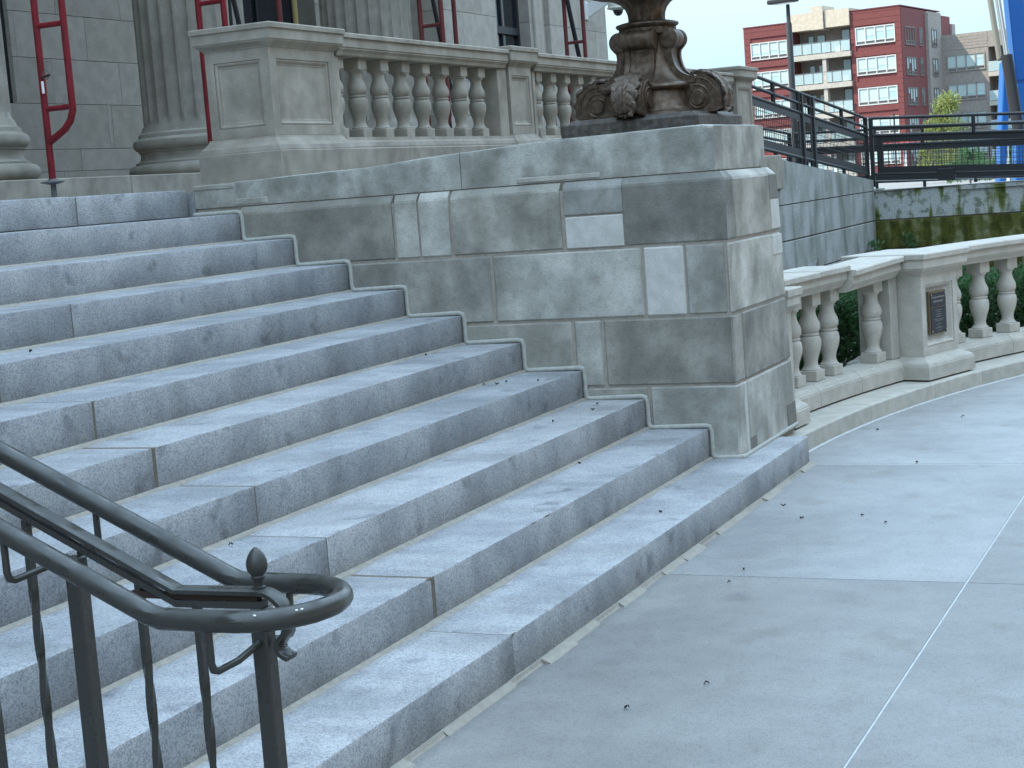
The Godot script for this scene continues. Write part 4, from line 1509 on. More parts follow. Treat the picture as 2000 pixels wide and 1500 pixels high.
func build_scaffold() -> void:
	scaffold(0.16, -4.0, 1.80, "red scaffold frame with a bent inner tube at the far left", true, M.red_paint, [2.21, 2.69, 3.4, 4.2])
	scaffold(1.84, -4.0, 1.80, "red scaffold frame behind the large terrace pedestal", true, M.red_paint, [2.93, 3.6, 4.3])
	scaffold(5.14, -4.0, 1.80, "worn red scaffold frame to the right of the balustrade column", true, M.red_rust, [2.96, 3.6, 4.3])
	scaffold(8.42, -4.0, 1.80, "rusty red scaffold frame in front of the pavilion corner", true, M.red_rust, [2.97, 3.6, 4.3])
	var singles := [
		["scaffold_post", Vector3(5.80, LAND, -4.0), Vector3(5.83, 6.0, -4.0), 0.021, "red_rust", "single rusty red scaffold post left of the pavilion window"],
		["scaffold_post", Vector3(2.87, LAND, -4.0), Vector3(2.87, 6.0, -4.0), 0.02, "red_rust", "dark red scaffold post above the middle of the large pedestal"],
		["scaffold_brace", Vector3(2.46, LAND, -3.9), Vector3(1.70, 4.6, -3.9), 0.018, "black_steel", "black diagonal brace crossing the frame behind the large pedestal"],
		["scaffold_brace", Vector3(5.68, LAND, -3.92), Vector3(4.95, 4.2, -3.92), 0.02, "black_steel", "black diagonal brace crossing the frame beside the balustrade column"],
		["scaffold_brace", Vector3(5.60, LAND, -4.02), Vector3(5.62, 5.0, -4.02), 0.012, "black_steel", "thin upright black bar between the frame and the single post"],
		["scaffold_brace", Vector3(9.08, LAND, -3.95), Vector3(8.2, 3.9, -3.95), 0.024, "black_steel", "black diagonal brace crossing the frame by the pavilion corner"],
		["scaffold_brace", Vector3(2.18, LAND, -3.99), Vector3(2.26, 5.0, -3.99), 0.012, "black_steel", "thin dark bar standing beside the frame behind the large pedestal"],
	]
	for q in singles:
		var s := MB.new()
		s.tube([q[1], q[2]], q[3], 10)
		tag(part(q[0], s, M[q[4]], null, 50.0), q[5], "scaffold", "loose scaffold bars")
	var g := thing("scaffold_post", "gold and dark red scaffold post above the right of the large pedestal", "scaffold", Vector3(3.09, LAND, -4.0), "loose scaffold bars")
	var s := MB.new()
	s.tube([Vector3(3.09, LAND, -4.0), Vector3(3.09, 2.74, -4.0)], 0.021, 10)
	part("lower_tube", s, M.red_rust, g, 50.0)
	s = MB.new()
	s.tube([Vector3(3.09, 2.735, -4.0), Vector3(3.09, 6.0, -4.0)], 0.0195, 10)
	part("upper_tube", s, M.gold_steel, g, 50.0)
	# pin and tag on the first frame
	var p := thing("scaffold_pin", "rusty locking pin with a wire loop and white tag on the left scaffold leg", "pin", Vector3(0.18, 2.38, -3.98))
	s = MB.new()
	s.tube([Vector3(0.14, 2.392, -3.985), Vector3(0.12, 2.40, -3.91)], 0.008, 8)
	part("pin", s, M.rust, p)
	s = MB.new()
	var lp := []
	for k in 12:
		lp.append(Vector3(0.13, 2.405 + 0.028 * sin(TAU * k / 12), -3.945 + 0.022 * cos(TAU * k / 12)))
	s.tube(lp, 0.0025, 6, true)
	part("wire_loop", s, M.grey_steel, p)
	s = MB.new()
	s.box(Vector3(0.128, 2.30, -3.983), Vector3(0.133, 2.37, -3.968))
	part("tag", s, M.tag_white, p)


# ---------- ramp ----------
const RZ := -2.43
const RX := 15.5


func ramp_y(x: float) -> float:
	return 1.266 + (RX - x) * 0.0749


func lvl_y(z: float) -> float:
	return 1.262 - (z - RZ) * 0.05


func build_ramp() -> void:
	var t := thing("ramp_wall", "stained concrete ramp wall with dark joints behind the plaza balustrade", "wall", Vector3(15, 0, -2))
	var cy := [[-0.05, 0.305], [0.315, 0.700], [0.712, 1.112]]
	for c in cy:
		var xs := [9.74, 12.6, RX]
		for k in 2:
			var s := MB.new()
			s.box(Vector3(xs[k] + 0.002, c[0], RZ - 0.2), Vector3(xs[k + 1] - 0.002, c[1], RZ), 0.008)
			part("panel", s, M.ramp, t)
		var zs := [RZ - 0.2, 0.6, 3.2, 6.0]
		for k in 3:
			var s := MB.new()
			s.box(Vector3(RX + 0.002, c[0], zs[k] + 0.002), Vector3(RX + 0.2, c[1], zs[k + 1] - 0.002), 0.008)
			part("panel", s, M.ramp_algae if c[1] > 1.0 else M.ramp_moss, t)
	var s := MB.new()
	s.prism(PackedVector2Array([Vector2(9.74, 1.124), Vector2(RX - 0.002, 1.124), Vector2(RX - 0.002, 1.266), Vector2(9.74, ramp_y(9.74))]), Transform3D(Basis.IDENTITY, Vector3.ZERO), RZ - 0.2, RZ + 0.003)
	part("coping", s, M.ramp, t)
	s = MB.new()
	s.prism(PackedVector2Array([Vector2(-RZ + 0.2, 1.10), Vector2(1.3, 1.128), Vector2(1.3, 1.06), Vector2(-6.0, 1.06), Vector2(-6.0, lvl_y(6.0)), Vector2(-RZ + 0.2, 1.266)]), Transform3D(Basis(Vector3(0, 0, -1), Vector3(0, 1, 0), Vector3(1, 0, 0)), Vector3(RX, 0, 0)), -0.03, 0.2)
	part("coping", s, M.ramp_top, t)
	s = MB.new()
	s.box(Vector3(9.76, -0.05, RZ - 0.19), Vector3(RX + 0.18, 1.12, RZ - 0.02))
	s.box(Vector3(RX + 0.02, -0.05, RZ - 0.18), Vector3(RX + 0.18, 1.12, 5.98))
	part("core", s, M.mortar_dark, t)
	var d := struct("ramp_deck", Vector3(13, 0, -3))
	s = MB.new()
	s.prism(PackedVector2Array([Vector2(9.74, 0.0), Vector2(17.2, 0.0), Vector2(17.2, 1.12), Vector2(RX, 1.12), Vector2(9.74, 1.56)]), Transform3D.IDENTITY, -4.05, RZ - 0.205)
	s.box(Vector3(RX + 0.205, 0.0, RZ - 0.2), Vector3(17.2, 1.1, 6.0))
	part("deck", s, M.ramp_top, d)
	s = MB.new()       # end block where the ramp meets the terrace
	s.box(Vector3(9.56, 1.3, -2.52), Vector3(10.62, 1.68, -2.40), 0.01)
	tag(part("end_block", s, M.old_lime_b), "low stone block closing the ramp wall beside the cheek wall", "stone block")


# fence of rails and framed wire mesh along a line of points; heights hang from the top rail
func railing(t: Node3D, a: Vector3, b: Vector3, posts: Array, panels: Array, stubs: Array, sizes: Array) -> void:
	var dir := (b - a)
	var hd := Vector3(dir.x, 0, dir.z).normalized()
	var at := func(u: float, down: float) -> Vector3: return a.lerp(b, u) + Vector3(0, -down, 0)
	var m: Material = M.ramp_rail
	for q in sizes:
		var s := MB.new()
		s.tube([at.call(0.0, q[0]), at.call(1.0, q[0])], q[1], 8)
		part("rail", s, m, t, 50.0)
	for u in posts:
		var s := MB.new()
		var p: Vector3 = at.call(u, 0.0)
		s.obox(Transform3D(Basis(hd, Vector3.UP, hd.cross(Vector3.UP)), p + Vector3(0, -0.47, 0)), Vector3(0.028, 0.475, 0.028), 0.004)
		part("post", s, m, t)
	for u in stubs:
		var s := MB.new()
		s.tube([at.call(u, 0.0), at.call(u, 0.235)], 0.026, 8)
		part("stub", s, m, t, 50.0)
		s = MB.new()
		s.tube([at.call(u, 0.77), at.call(u, 0.90)], 0.024, 8)
		part("stub", s, m, t, 50.0)
	var len := dir.length()
	for pn in panels:
		var u0: float = pn[0]
		var u1: float = pn[1]
		var s := MB.new()
		var th := hd.cross(Vector3.UP) * 0.006
		var bar := func(ua: float, ub: float, d0: float, d1: float) -> void:
			var p: Vector3 = at.call(ua, d0)
			var q: Vector3 = at.call(ub, d0)
			var r: Vector3 = at.call(ub, d1)
			var w: Vector3 = at.call(ua, d1)
			s.loft([PackedVector3Array([p - th, q - th, r - th, w - th]), PackedVector3Array([p + th, q + th, r + th, w + th])])
		var e := 0.085 / len
		bar.call(u0, u1, 0.245, 0.325)
		bar.call(u0, u1, 0.665, 0.755)
		bar.call(u0, u0 + e, 0.325, 0.665)
		bar.call(u1 - e, u1, 0.325, 0.665)
		part("panel_frame", s, m, t)
		var w := MB.new()
		var n := maxi(2, int((u1 - u0) * len / 0.075))
		for k in range(1, n):
			var u := lerpf(u0, u1, float(k) / n)
			w.tube([at.call(u, 0.32), at.call(u, 0.67)], 0.0036, 4)
		for k in 5:
			var dn := 0.36 + k * 0.068
			w.tube([at.call(u0 + 0.005, dn), at.call(u1 - 0.005, dn)], 0.0036, 4)
		part("wire_mesh", w, m, t)


func build_ramp_railing() -> void:
	var sz := [[0.0, 0.021], [0.125, 0.021], [0.235, 0.021], [0.765, 0.021]]
	var t := thing("ramp_railing", "black railing with wire mesh panels sloping down from the terrace pedestal", "railing", Vector3(12, 1.3, RZ))
	railing(t, Vector3(9.5, 2.578, RZ - 0.05), Vector3(15.42, 2.117, RZ - 0.05), [0.405, 0.495, 0.995], [[0.03, 0.395], [0.415, 0.487], [0.503, 0.985]], [0.2, 0.385, 0.475, 0.755], sz)
	t = thing("ramp_railing", "black level railing with wire mesh panels on the mossy wall", "railing", Vector3(RX, 1.3, 1))
	railing(t, Vector3(RX + 0.06, 2.115, RZ - 0.03), Vector3(RX + 0.06, 1.69, 6.0), [0.002, 0.62], [[0.01, 0.6], [0.64, 0.99]], [0.165, 0.42], sz)
	var blk := MB.new()
	blk.box(Vector3(RX + 0.02, 1.2, -1.56), Vector3(RX + 0.12, 1.36, -1.33), 0.006)
	part("anchor_block", blk, M.ramp_rail, t)
	t = thing("ramp_railing", "second black railing on the far side of the sloping ramp", "railing", Vector3(12, 1.3, -4.0))
	railing(t, Vector3(9.9, 2.42, -3.95), Vector3(16.95, 2.02, -3.95), [0.0, 0.5, 0.995], [[0.02, 0.49], [0.51, 0.98]], [0.25, 0.75], sz)
	t = thing("ramp_railing", "second black railing on the far side of the level ramp", "railing", Vector3(17, 1.3, 1))
	railing(t, Vector3(17.05, 2.02, -3.9), Vector3(17.05, 1.72, 6.0), [0.003, 0.5], [[0.01, 0.49], [0.51, 0.99]], [0.12, 0.19, 0.36], sz)


# ---------- plants ----------
func leaf_mesh(l: float, w: float, m: Material) -> ArrayMesh:
	var s := MB.new()
	s.tri(Vector3(0, 0, 0), Vector3(w, l * 0.45, 0.12 * l), Vector3(0, l, 0))
	s.tri(Vector3(0, 0, 0), Vector3(0, l, 0), Vector3(-w, l * 0.45, 0.12 * l))
	var me := mesh_of(s)
	me.surface_set_material(0, m)
	return me


func foliage(parent: Node3D, called: String, me: Mesh, spots: Array) -> void:
	var mm := MultiMesh.new()
	mm.transform_format = MultiMesh.TRANSFORM_3D
	mm.mesh = me
	mm.instance_count = spots.size()
	for k in spots.size():
		mm.set_instance_transform(k, spots[k])
	var o := MultiMeshInstance3D.new()
	o.name = called
	o.multimesh = mm
	o.set_meta("kind", "stuff")
	parent.add_child(o, true)


func leaf_spot(p: Vector3, out: Vector3, sc: float) -> Transform3D:
	var y := (out + Vector3(rng.randfn(0, 0.5), rng.randfn(0.2, 0.5), rng.randfn(0, 0.5))).normalized()
	var x := y.cross(Vector3(rng.randfn(), rng.randfn(), rng.randfn())).normalized()
	return Transform3D(Basis(x, y, x.cross(y)).scaled(Vector3.ONE * sc * rng.randf_range(0.7, 1.3)), p)


func build_plants() -> void:
	var bed := struct("planting_bed", arc_pt(18, 10.4))
	var s := MB.new()
	run_arc(s, PackedVector2Array([Vector2(0.8, -0.04), Vector2(0.8, 0.02), Vector2(-2.6, 0.05), Vector2(-2.6, -0.04)]), 10.45, 2.0, 44.0)
	part("soil", s, M.soil, bed)
	var h := thing("hedge", "clipped dark green hedge between the pale balustrade and the ramp wall", "hedge", arc_pt(18, 10.2, 0.03))
	s = MB.new()
	for k in 30:
		var th := 7.0 + k * 1.0
		s.tube([arc_pt(th, 10.2, 0.02), arc_pt(th + 0.2, 10.15, 0.3), arc_pt(th - 0.2, 10.25, 0.55)], 0.012, 5)
	part("stems", s, M.bark, h)
	var nn := FastNoiseLite.new()
	nn.seed = 3
	nn.frequency = 1.0
	var lists := [[], []]
	for k in 34000:
		var th := rng.randf_range(5.5, 37.0)
		var x := th * 0.178
		var top := 0.74 - 0.006 * (th - 10.0) + 0.07 * nn.get_noise_1d(x * 2.2)
		var wd := 0.42 + 0.08 * nn.get_noise_1d(x * 3.0 + 40.0)
		var a := rng.randf() * PI
		var q := 1.0 - 0.30 * pow(rng.randf(), 2.0)
		var lump := 1.0 + 0.12 * nn.get_noise_3d(x * 5.0, cos(a) * 2.5, sin(a) * 2.5)
		var r := -cos(a) * wd * q * lump
		var y := 0.05 + (top - 0.05) * pow(sin(a), 0.5) * q * minf(1.05, lump)
		if rng.randf() < 0.45:
			y = rng.randf_range(0.06, top * 0.95)
			r = -signf(cos(a)) * wd * (0.9 + 0.12 * nn.get_noise_3d(x * 5.0, y * 6.0, 1.0)) * q
		var p := arc_pt(th, 10.22 + r, y)
		var out := (arc_pt(th, 10.22 + r * 1.5, y + 0.25) - arc_pt(th, 10.22, y)).normalized()
		lists[0 if rng.randf() < 0.6 else 1].append(leaf_spot(p - h.position, out, 1.0))
	foliage(h, "leaves", leaf_mesh(0.045, 0.013, M.leaf_dark), lists[0])
	foliage(h, "leaves", leaf_mesh(0.045, 0.013, M.leaf_mid), lists[1])
	# weeds growing by the mossy wall
	for q in [[Vector3(14.9, 0.2, -2.36), "small weed rooted in the joint of the stained ramp wall near the rail"], [Vector3(15.42, 0.25, -2.0), "small weed rooted at the inner corner of the mossy ramp wall"]]:
		var w := thing("weed", q[1], "weed", q[0], "wall weeds")
		s = MB.new()
		s.tube([q[0], q[0] + Vector3(0, 0.18, 0.03)], 0.004, 5)
		part("stem", s, M.bark, w)
		var sp := []
		for k in 60:
			var o := Vector3(rng.randfn(0, 0.06), rng.randf_range(0.06, 0.24), rng.randfn(0.03, 0.05))
			sp.append(leaf_spot(o, o.normalized(), 1.2))
		foliage(w, "leaves", leaf_mesh(0.05, 0.014, M.leaf_mid), sp)


# ---------- far things ----------
func apt_window(t: Node3D, T: Transform3D, x0: float, x1: float, top: float, h: float, n: int, z: float, frame: Material, blinds: bool) -> void:
	var w := (x1 - x0) / n
	var s := MB.new()
	var f := 0.10
	var tr := h * 0.22
	for k in n + 1:
		s.obox(T * Transform3D(Basis.IDENTITY, Vector3(clampf(x0 + k * w, x0 + f / 2, x1 - f / 2), top - h / 2, z)), Vector3(f / 2, h / 2, 0.06))
	for y in [top - f / 2, top - h + f / 2, top - h + tr]:
		s.obox(T * Transform3D(Basis.IDENTITY, Vector3((x0 + x1) / 2, y, z - 0.002)), Vector3((x1 - x0) / 2 - 0.01, f / 2 * (0.7 if y == top - h + tr else 1.0), 0.055))
	var o := part("window", s, frame, t)
	for k in n:
		var bl := 0.0
		if blinds:
			bl = [0.35, 0.75, 0.75, 0.6, 1.0][rng.randi() % 5] * (h - tr)
		var g := MB.new()
		g.obox(T * Transform3D(Basis.IDENTITY, Vector3(x0 + (k + 0.5) * w, top - h / 2, z - 0.05)), Vector3(w / 2 - 0.02, h / 2 - 0.02, 0.01))
		part("pane", g, M.window_glass if blinds else M.dark_glass, o)
		if bl > 0.0:
			g = MB.new()
			g.obox(T * Transform3D(Basis.IDENTITY, Vector3(x0 + (k + 0.5) * w, top - f - bl / 2, z - 0.03)), Vector3(w / 2 - 0.06, bl / 2, 0.008))
			part("blind", g, M.blind, o)
		g = MB.new()
		g.obox(T * Transform3D(Basis.IDENTITY, Vector3(x0 + (k + 0.5) * w, top - h + tr * 0.5, z - 0.035)), Vector3(w / 2 - 0.09, tr * 0.32, 0.008))
		part("vent", g, M.sash_dark, o)


func tbox(T: Transform3D, x0: float, x1: float, y0: float, y1: float, z0: float, z1: float) -> MB:
	var s := MB.new()
	s.obox(T * Transform3D(Basis.IDENTITY, Vector3((x0 + x1) / 2, (y0 + y1) / 2, (z0 + z1) / 2)), Vector3((x1 - x0) / 2, (y1 - y0) / 2, (z1 - z0) / 2))
	return s


func boards(t: Node3D, T: Transform3D, x0: float, x1: float, y0: float, y1: float, z: float, holes: Array, m: Material) -> void:
	# horizontal siding courses with thin shadow gaps, left out at the windows
	var y := y0
	while y < y1 - 0.05:
		var e := minf(y1, y + 0.60)
		var bits := [[x0, x1]]
		for h in holes:
			if e > h[2] and y < h[3]:
				bits = [[x0, h[0]], [h[1], x1]]
		for q in bits:
			part("siding_course", tbox(T, q[0], q[1], y + 0.012, e - 0.012, z - 0.12, z), m, t)
		y = e


func build_far() -> void:
	var T := Transform3D(Basis(Vector3(-0.1199, 0, 0.9928), Vector3.UP, Vector3(-0.9928, 0, -0.1199)), Vector3(159.1, 0, -29.6))
	var t := thing("apartment_building", "red brick apartment block with white windows and cream balconies", "building", T * Vector3(-8, 0, -4))
	part("wall", tbox(T, -16.36, -11.2, 0, 15.6, -13, -0.1), M.brick, t)
	part("wall", tbox(T, -5.05, -0.02, 0, 16.0, -13, -0.1), M.brick, t)
	var lw := []
	var rw := []
	for k in 5:
		rw.append([-4.58, -0.58, 12.72 - k * 2.95, 14.46 - k * 2.95])
		lw.append([-15.68, -11.72, 12.38 - k * 2.95, 14.12 - k * 2.95])
	boards(t, T, -16.38, -11.18, 0.2, 15.7, 0.0, lw, M.brick)
	boards(t, T, -5.06, 0.0, 0.2, 16.1, 0.0, rw, M.brick)
	for k in 5:
		apt_window(t, T, -4.58, -0.58, 14.46 - k * 2.95, 1.74, 4, -0.02, M.sash, true)
		apt_window(t, T, -15.68, -11.72, 14.12 - k * 2.95, 1.74, 4, -0.02, M.sash, true)
	part("parapet_cap", tbox(T, -16.42, -11.14, 15.7, 15.8, -13, 0.05), M.brick, t)
	part("parapet_cap", tbox(T, -5.1, 0.04, 16.1, 16.2, -13, 0.05), M.brick, t)
	# balconies
	part("balcony_back_wall", tbox(T, -11.2, -5.05, 0, 14.9, -4.0, -2.2), M.taupe, t)
	part("fascia", tbox(T, -11.2, -8.95, 14.76, 16.45, -3, 0.35), M.stucco, t)
	part("fascia", tbox(T, -8.95, -7.68, 14.72, 17.0, -3, 0.45), M.stucco, t)
	part("fascia", tbox(T, -7.58, -5.06, 14.82, 16.5, -3, 0.25), M.stucco, t)
	part("fascia_joint", tbox(T, -7.68, -7.58, 14.82, 16.4, -3, 0.0), M.taupe, t)
	for k in 5:
		var y := 12.32 - k * 2.95
		part("balcony_slab", tbox(T, -11.22, -5.04, y - 0.5, y, -2.2, 0.4), M.slab_edge, t)
		for q in [[-10.3, -9.65, 0.0], [-9.35, -8.45, 0.0], [-6.75, -5.85, 0.3], [-5.65, -5.1, 0.3]]:
			var o := part("balcony_door", tbox(T, q[0], q[1], y, y + 2.05 + q[2], -2.2, -2.12), M.sash_dark, t)
			part("pane", tbox(T, q[0] + 0.08, q[1] - 0.08, y + 0.1, y + 1.95 + q[2], -2.14, -2.1), M.window_glass, o)
		if k > 0:
			part("balcony_post", tbox(T, -8.0, -7.62, y, y + 2.46, -0.4, 0.3), M.slab_edge, t)
		for q in 6:
			var x := -11.05 + q * 1.0
			part("balcony_glass", tbox(T, x + 0.03, x + 0.94, y + 0.08, y + 1.1, 0.26, 0.28), M.balcony_glass, t)
			part("baluster_post", tbox(T, x - 0.03, x + 0.02, y, y + 1.14, 0.24, 0.30), M.grey_steel, t)
		part("hand_rail", tbox(T, -11.1, -5.1, y + 1.12, y + 1.17, 0.23, 0.31), M.grey_steel, t)
		part("balcony_chair", tbox(T, -10.4 + k * 0.9, -9.9 + k * 0.9, y, y + 0.85, -1.2, -0.7), M.sash_dark, t)
		part("balcony_table", tbox(T, -6.9 + (k % 2) * 0.6, -6.2 + (k % 2) * 0.6, y, y + 0.7, -1.1, -0.5), M.sash if k % 2 == 0 else M.taupe, t)
	# side: darker brick, brown bay and the set-back tower
	var S := T * Transform3D(Basis(Vector3.UP, PI / 2), Vector3.ZERO)     # x runs away from us, z out of the side
	part("side_wall", tbox(S, 0.15, 7.8, 0, 16.0, -3.0, 0.02), M.brick, t)
	part("brown_bay", tbox(S, 7.8, 12.2, 0, 15.9, -3.0, 0.35), M.taupe, t)
	part("upper_wall", tbox(S, 12.2, 16.2, 0, 15.75, -5.0, 0.1), M.brick, t)
	part("upper_wall", tbox(S, 16.2, 17.4, 0, 15.0, -5.0, 0.3), M.taupe, t)
	for k in 5:
		var y := 14.2 - k * 2.95
		apt_window(t, S, 1.2, 4.3, y, 1.8, 4, 0.05, M.sash_dark, k > 0)
		apt_window(t, S, 5.6, 6.6, y, 1.8, 2, 0.05, M.sash_dark, true)
		apt_window(t, S, 8.7, 10.4, y, 1.8, 2, 0.38, M.sash_dark, true)
	# beige wing
	var w := thing("apartment_wing", "beige apartment wing partly shaded by the red brick block", "building", T * Vector3(4, 0, -14))
	part("wall", tbox(T, 0.05, 5.1, 0, 13.6, -24, -12.1), M.taupe, w)
	part("wall", tbox(T, 5.1, 7.6, 0, 13.6, -24, -14.2), M.taupe, w)
	part("wall", tbox(T, 5.1, 7.6, 12.0, 13.6, -14.2, -12.1), M.taupe, w)
	part("wall", tbox(T, 7.6, 16, 0, 13.6, -24, -12.1), M.taupe, w)
	for k in 4:
		apt_window(w, T, 0.85, 4.75, 11.55 - k * 2.95, 1.74, 4, -12.05, M.taupe, true)
		part("balcony_slab", tbox(T, 5.12, 7.58, 9.0 - k * 2.95, 9.45 - k * 2.95, -14.2, -11.7), M.slab_edge, w)
		part("balcony_glass", tbox(T, 5.15, 7.55, 9.5 - k * 2.95, 10.5 - k * 2.95, -11.8, -11.77), M.balcony_glass, w)
		for q in [5.4, 6.4]:
			part("balcony_door", tbox(T, q, q + 0.8, 9.5 - k * 2.95, 11.6 - k * 2.95, -14.2, -14.1), M.sash_dark, w)
	for y in 5:
		part("panel_course", tbox(T, 0.08, 5.08, 12.05 + y * 0.3, 12.33 + y * 0.3, -12.1, -12.07), M.taupe, w)
	# low pale roofline seen left of the red block
	var r := thing("pale_roof_building", "pale low building just visible left of the red brick block", "building", T * Vector3(-19, 0, -30))
	part("wall", tbox(T, -26, -15, 0, 14.3, -60, -40), M.stucco, r)
	part("parapet_cap", tbox(T, -26.2, -14.8, 14.3, 14.6, -60, -39.8), M.slab_edge, r)

	# street lamp
	var L := Vector3(32.15, 0, -7.8)
	t = thing("street_lamp", "dark street lamp with a flat head in front of the red brick block", "street lamp", L)
	var s := MB.new()
	s.lathe([Vector2(0.16, -0.05), Vector2(0.16, 0.1), Vector2(0.085, 0.16), Vector2(0.072, 4.9), Vector2(0.05, 4.95), Vector2(0.045, 5.36)], 14, L)
	part("pole", s, M.dark_frame, t, 40.0)
	s = MB.new()
	s.obox(Transform3D(Basis(Vector3.UP, 1.2), L + Vector3(-0.06, 5.45, -0.10)), Vector3(0.36, 0.055, 0.17), 0.03)
	part("lamp_head", s, M.dark_frame, t)
	s = MB.new()
	s.obox(Transform3D(Basis(Vector3.UP, 1.2), L + Vector3(-0.06, 5.392, -0.10)), Vector3(0.26, 0.006, 0.12))
	part("lens", s, M.white_paint, t)

	# boom lift
	t = thing("boom_lift", "blue articulated boom lift with a black cylinder at the right edge", "boom lift", Vector3(22.9, 0, -1.9))
	var beam := func(called: String, a: Vector3, b: Vector3, w: float, dp: float, m: Material) -> void:
		var sb := MB.new()
		var y := (b - a).normalized()
		var x := y.cross(Vector3(0.9, 0.0, -0.41)).normalized()
		sb.obox(Transform3D(Basis(x, y, x.cross(y)), (a + b) / 2), Vector3(w / 2, (b - a).length() / 2, dp / 2), 0.02)
		part(called, sb, m, t)
	beam.call("upper_boom", Vector3(25.080, 5.977, -1.799), Vector3(24.769, 2.763, -1.571), 0.30, 0.34, M.boom_blue)
	beam.call("boom_rail", Vector3(25.438, 6.013, -1.754), Vector3(25.214, 3.334, -1.486), 0.10, 0.3, M.boom_pale)
	beam.call("lower_boom", Vector3(25.114, 3.182, -1.905), Vector3(24.762, 0.908, -2.030), 0.135, 0.3, M.boom_blue)
	beam.call("lower_boom", Vector3(25.753, 3.187, -1.718), Vector3(25.424, 0.871, -1.783), 0.2, 0.3, M.boom_blue)
	beam.call("olive_arm", Vector3(24.525, 5.692, -2.207), Vector3(24.344, 3.172, -1.891), 0.085, 0.12, M.olive)
	s = MB.new()
	s.tube([Vector3(24.485, 5.762, -2.071), Vector3(24.297, 3.194, -1.756)], 0.05, 14)
	part("piston_rod", s, M.chrome, t, 50.0)
	s = MB.new()
	s.tube([Vector3(24.301, 3.250, -1.764), Vector3(24.197, 1.825, -1.588)], 0.105, 16)
	part("cylinder", s, M.black_steel, t, 50.0)
	s = MB.new()
	s.box(Vector3(21.8, 0.3, -2.6), Vector3(24.4, 0.8, 0.8), 0.06)
	part("chassis", s, M.boom_blue, t)
	for q in [[22.1, -2.2], [24.1, -2.2], [22.1, 0.4], [24.1, 0.4]]:
		s = MB.new()
		var ring := []
		for k in 2:
			var rr := PackedVector3Array()
			for a in 18:
				rr.append(Vector3(q[0] + cos(TAU * a / 18) * 0.4, 0.4 + sin(TAU * a / 18) * 0.4 - 0.05, q[1] + (k - 0.5) * 0.3))
			ring.append(rr)
		s.loft(ring)
		part("wheel", s, M.black_steel, t, 40.0)

	# tree and low shop
	var TP := Vector3(88.0, 0, -13.6)
	t = thing("young_tree", "sunlit yellow green young tree behind the ramp railing", "tree", TP)
	s = MB.new()
	s.lathe([Vector2(0.12, -0.05), Vector2(0.09, 1.2), Vector2(0.05, 3.6), Vector2(0.0, 4.3)], 10, TP)
	for k in 9:
		var a := k * 2.4
		var y := 1.0 + k * 0.3
		s.tube([TP + Vector3(0, y, 0), TP + Vector3(cos(a) * 0.6, y + 0.45, sin(a) * 0.6), TP + Vector3(cos(a) * 0.95, y + 1.0, sin(a) * 0.95)], 0.03, 5)
	part("trunk", s, M.bark, t, 40.0)
	var lists := [[], []]
	for k in 46:
		var y := pow(rng.randf(), 0.8) * 4.0 + 0.55
		var rad := 1.75 * pow(1.0 - clampf((y - 0.6) / 4.3, 0.0, 1.0), 0.75) + 0.12
		var a := rng.randf() * TAU
		var c := Vector3(cos(a) * rad * sqrt(rng.randf()), y, sin(a) * rad * sqrt(rng.randf()))
		for j in 90:
			var o := Vector3(rng.randfn(0, 0.16), rng.randfn(0, 0.26), rng.randfn(0, 0.16))
			lists[0 if rng.randf() < 0.6 else 1].append(leaf_spot(c + o, (o + Vector3(0, 0.4, 0)).normalized(), 1.0))
	foliage(t, "crown", leaf_mesh(0.16, 0.045, M.leaf_sun), lists[0])
	foliage(t, "crown", leaf_mesh(0.16, 0.045, M.leaf_sun_b), lists[1])
	for q in [[Vector3(75, 0, -8.6), "dark green rounded bush behind the level ramp railing"], [Vector3(74, 0, -6.6), "dark green low bush beside the blue boom lift"], [Vector3(76, 0, -10.6), "dark green bush at the foot of the sunlit tree"]]:
		var h := thing("street_bush", q[1], "bush", q[0], "bushes beyond the ramp")
		var st := MB.new()
		st.tube([q[0] + Vector3(0, -0.05, 0), q[0] + Vector3(0.05, 0.9, 0)], 0.05, 6)
		part("stem", st, M.bark, h)
		var sp := []
		for k in 2600:
			var a := rng.randf() * TAU
			var b := rng.randf() * PI * 0.5
			var rr := 0.85 + 0.3 * sin(a * 3.0) * sin(b * 4.0)
			var o := Vector3(cos(a) * cos(b) * 1.25, sin(b) * 1.55, sin(a) * cos(b) * 1.25) * rr * sqrt(rng.randf_range(0.5, 1.0))
			sp.append(leaf_spot(o + Vector3(0, 0.15, 0), o.normalized(), 1.0))
		foliage(h, "crown", leaf_mesh(0.13, 0.04, M.leaf_mid), sp)
	var K := T * Transform3D(Basis.IDENTITY, Vector3(0, 0, 52))
	t = thing("low_shop", "low cream shop with a red fascia behind the ramp railing", "shop", K * Vector3(-2, 0, -3))
	part("wall", tbox(K, -9.5, 0.6, 0, 2.2, -6, 0), M.cream_wall, t)
	part("fascia", tbox(K, -9.7, 0.8, 2.2, 3.0, -6.2, 0.3), M.red_roof, t)
	for k in 5:
		var o := part("shop_window", tbox(K, -9.0 + k * 1.9, -7.6 + k * 1.9, 0.6, 1.9, -0.05, 0.05), M.sash_dark, t)
		part("pane", tbox(K, -8.9 + k * 1.9, -7.7 + k * 1.9, 0.7, 1.8, 0.0, 0.07), M.dark_glass, o)
	var K2 := T * Transform3D(Basis.IDENTITY, Vector3(9, 0, 44))
	t = thing("red_canopy", "long red canopy on white posts beyond the mossy ramp wall", "canopy", K2 * Vector3(0, 0, -2))
	part("roof", tbox(K2, -6, 5.5, 2.15, 2.6, -5, 0.3), M.red_roof, t)
	for k in 5:
		part("post", tbox(K2, -5.5 + k * 2.6, -5.35 + k * 2.6, 0, 2.15, -0.2, 0.0), M.white_paint, t)
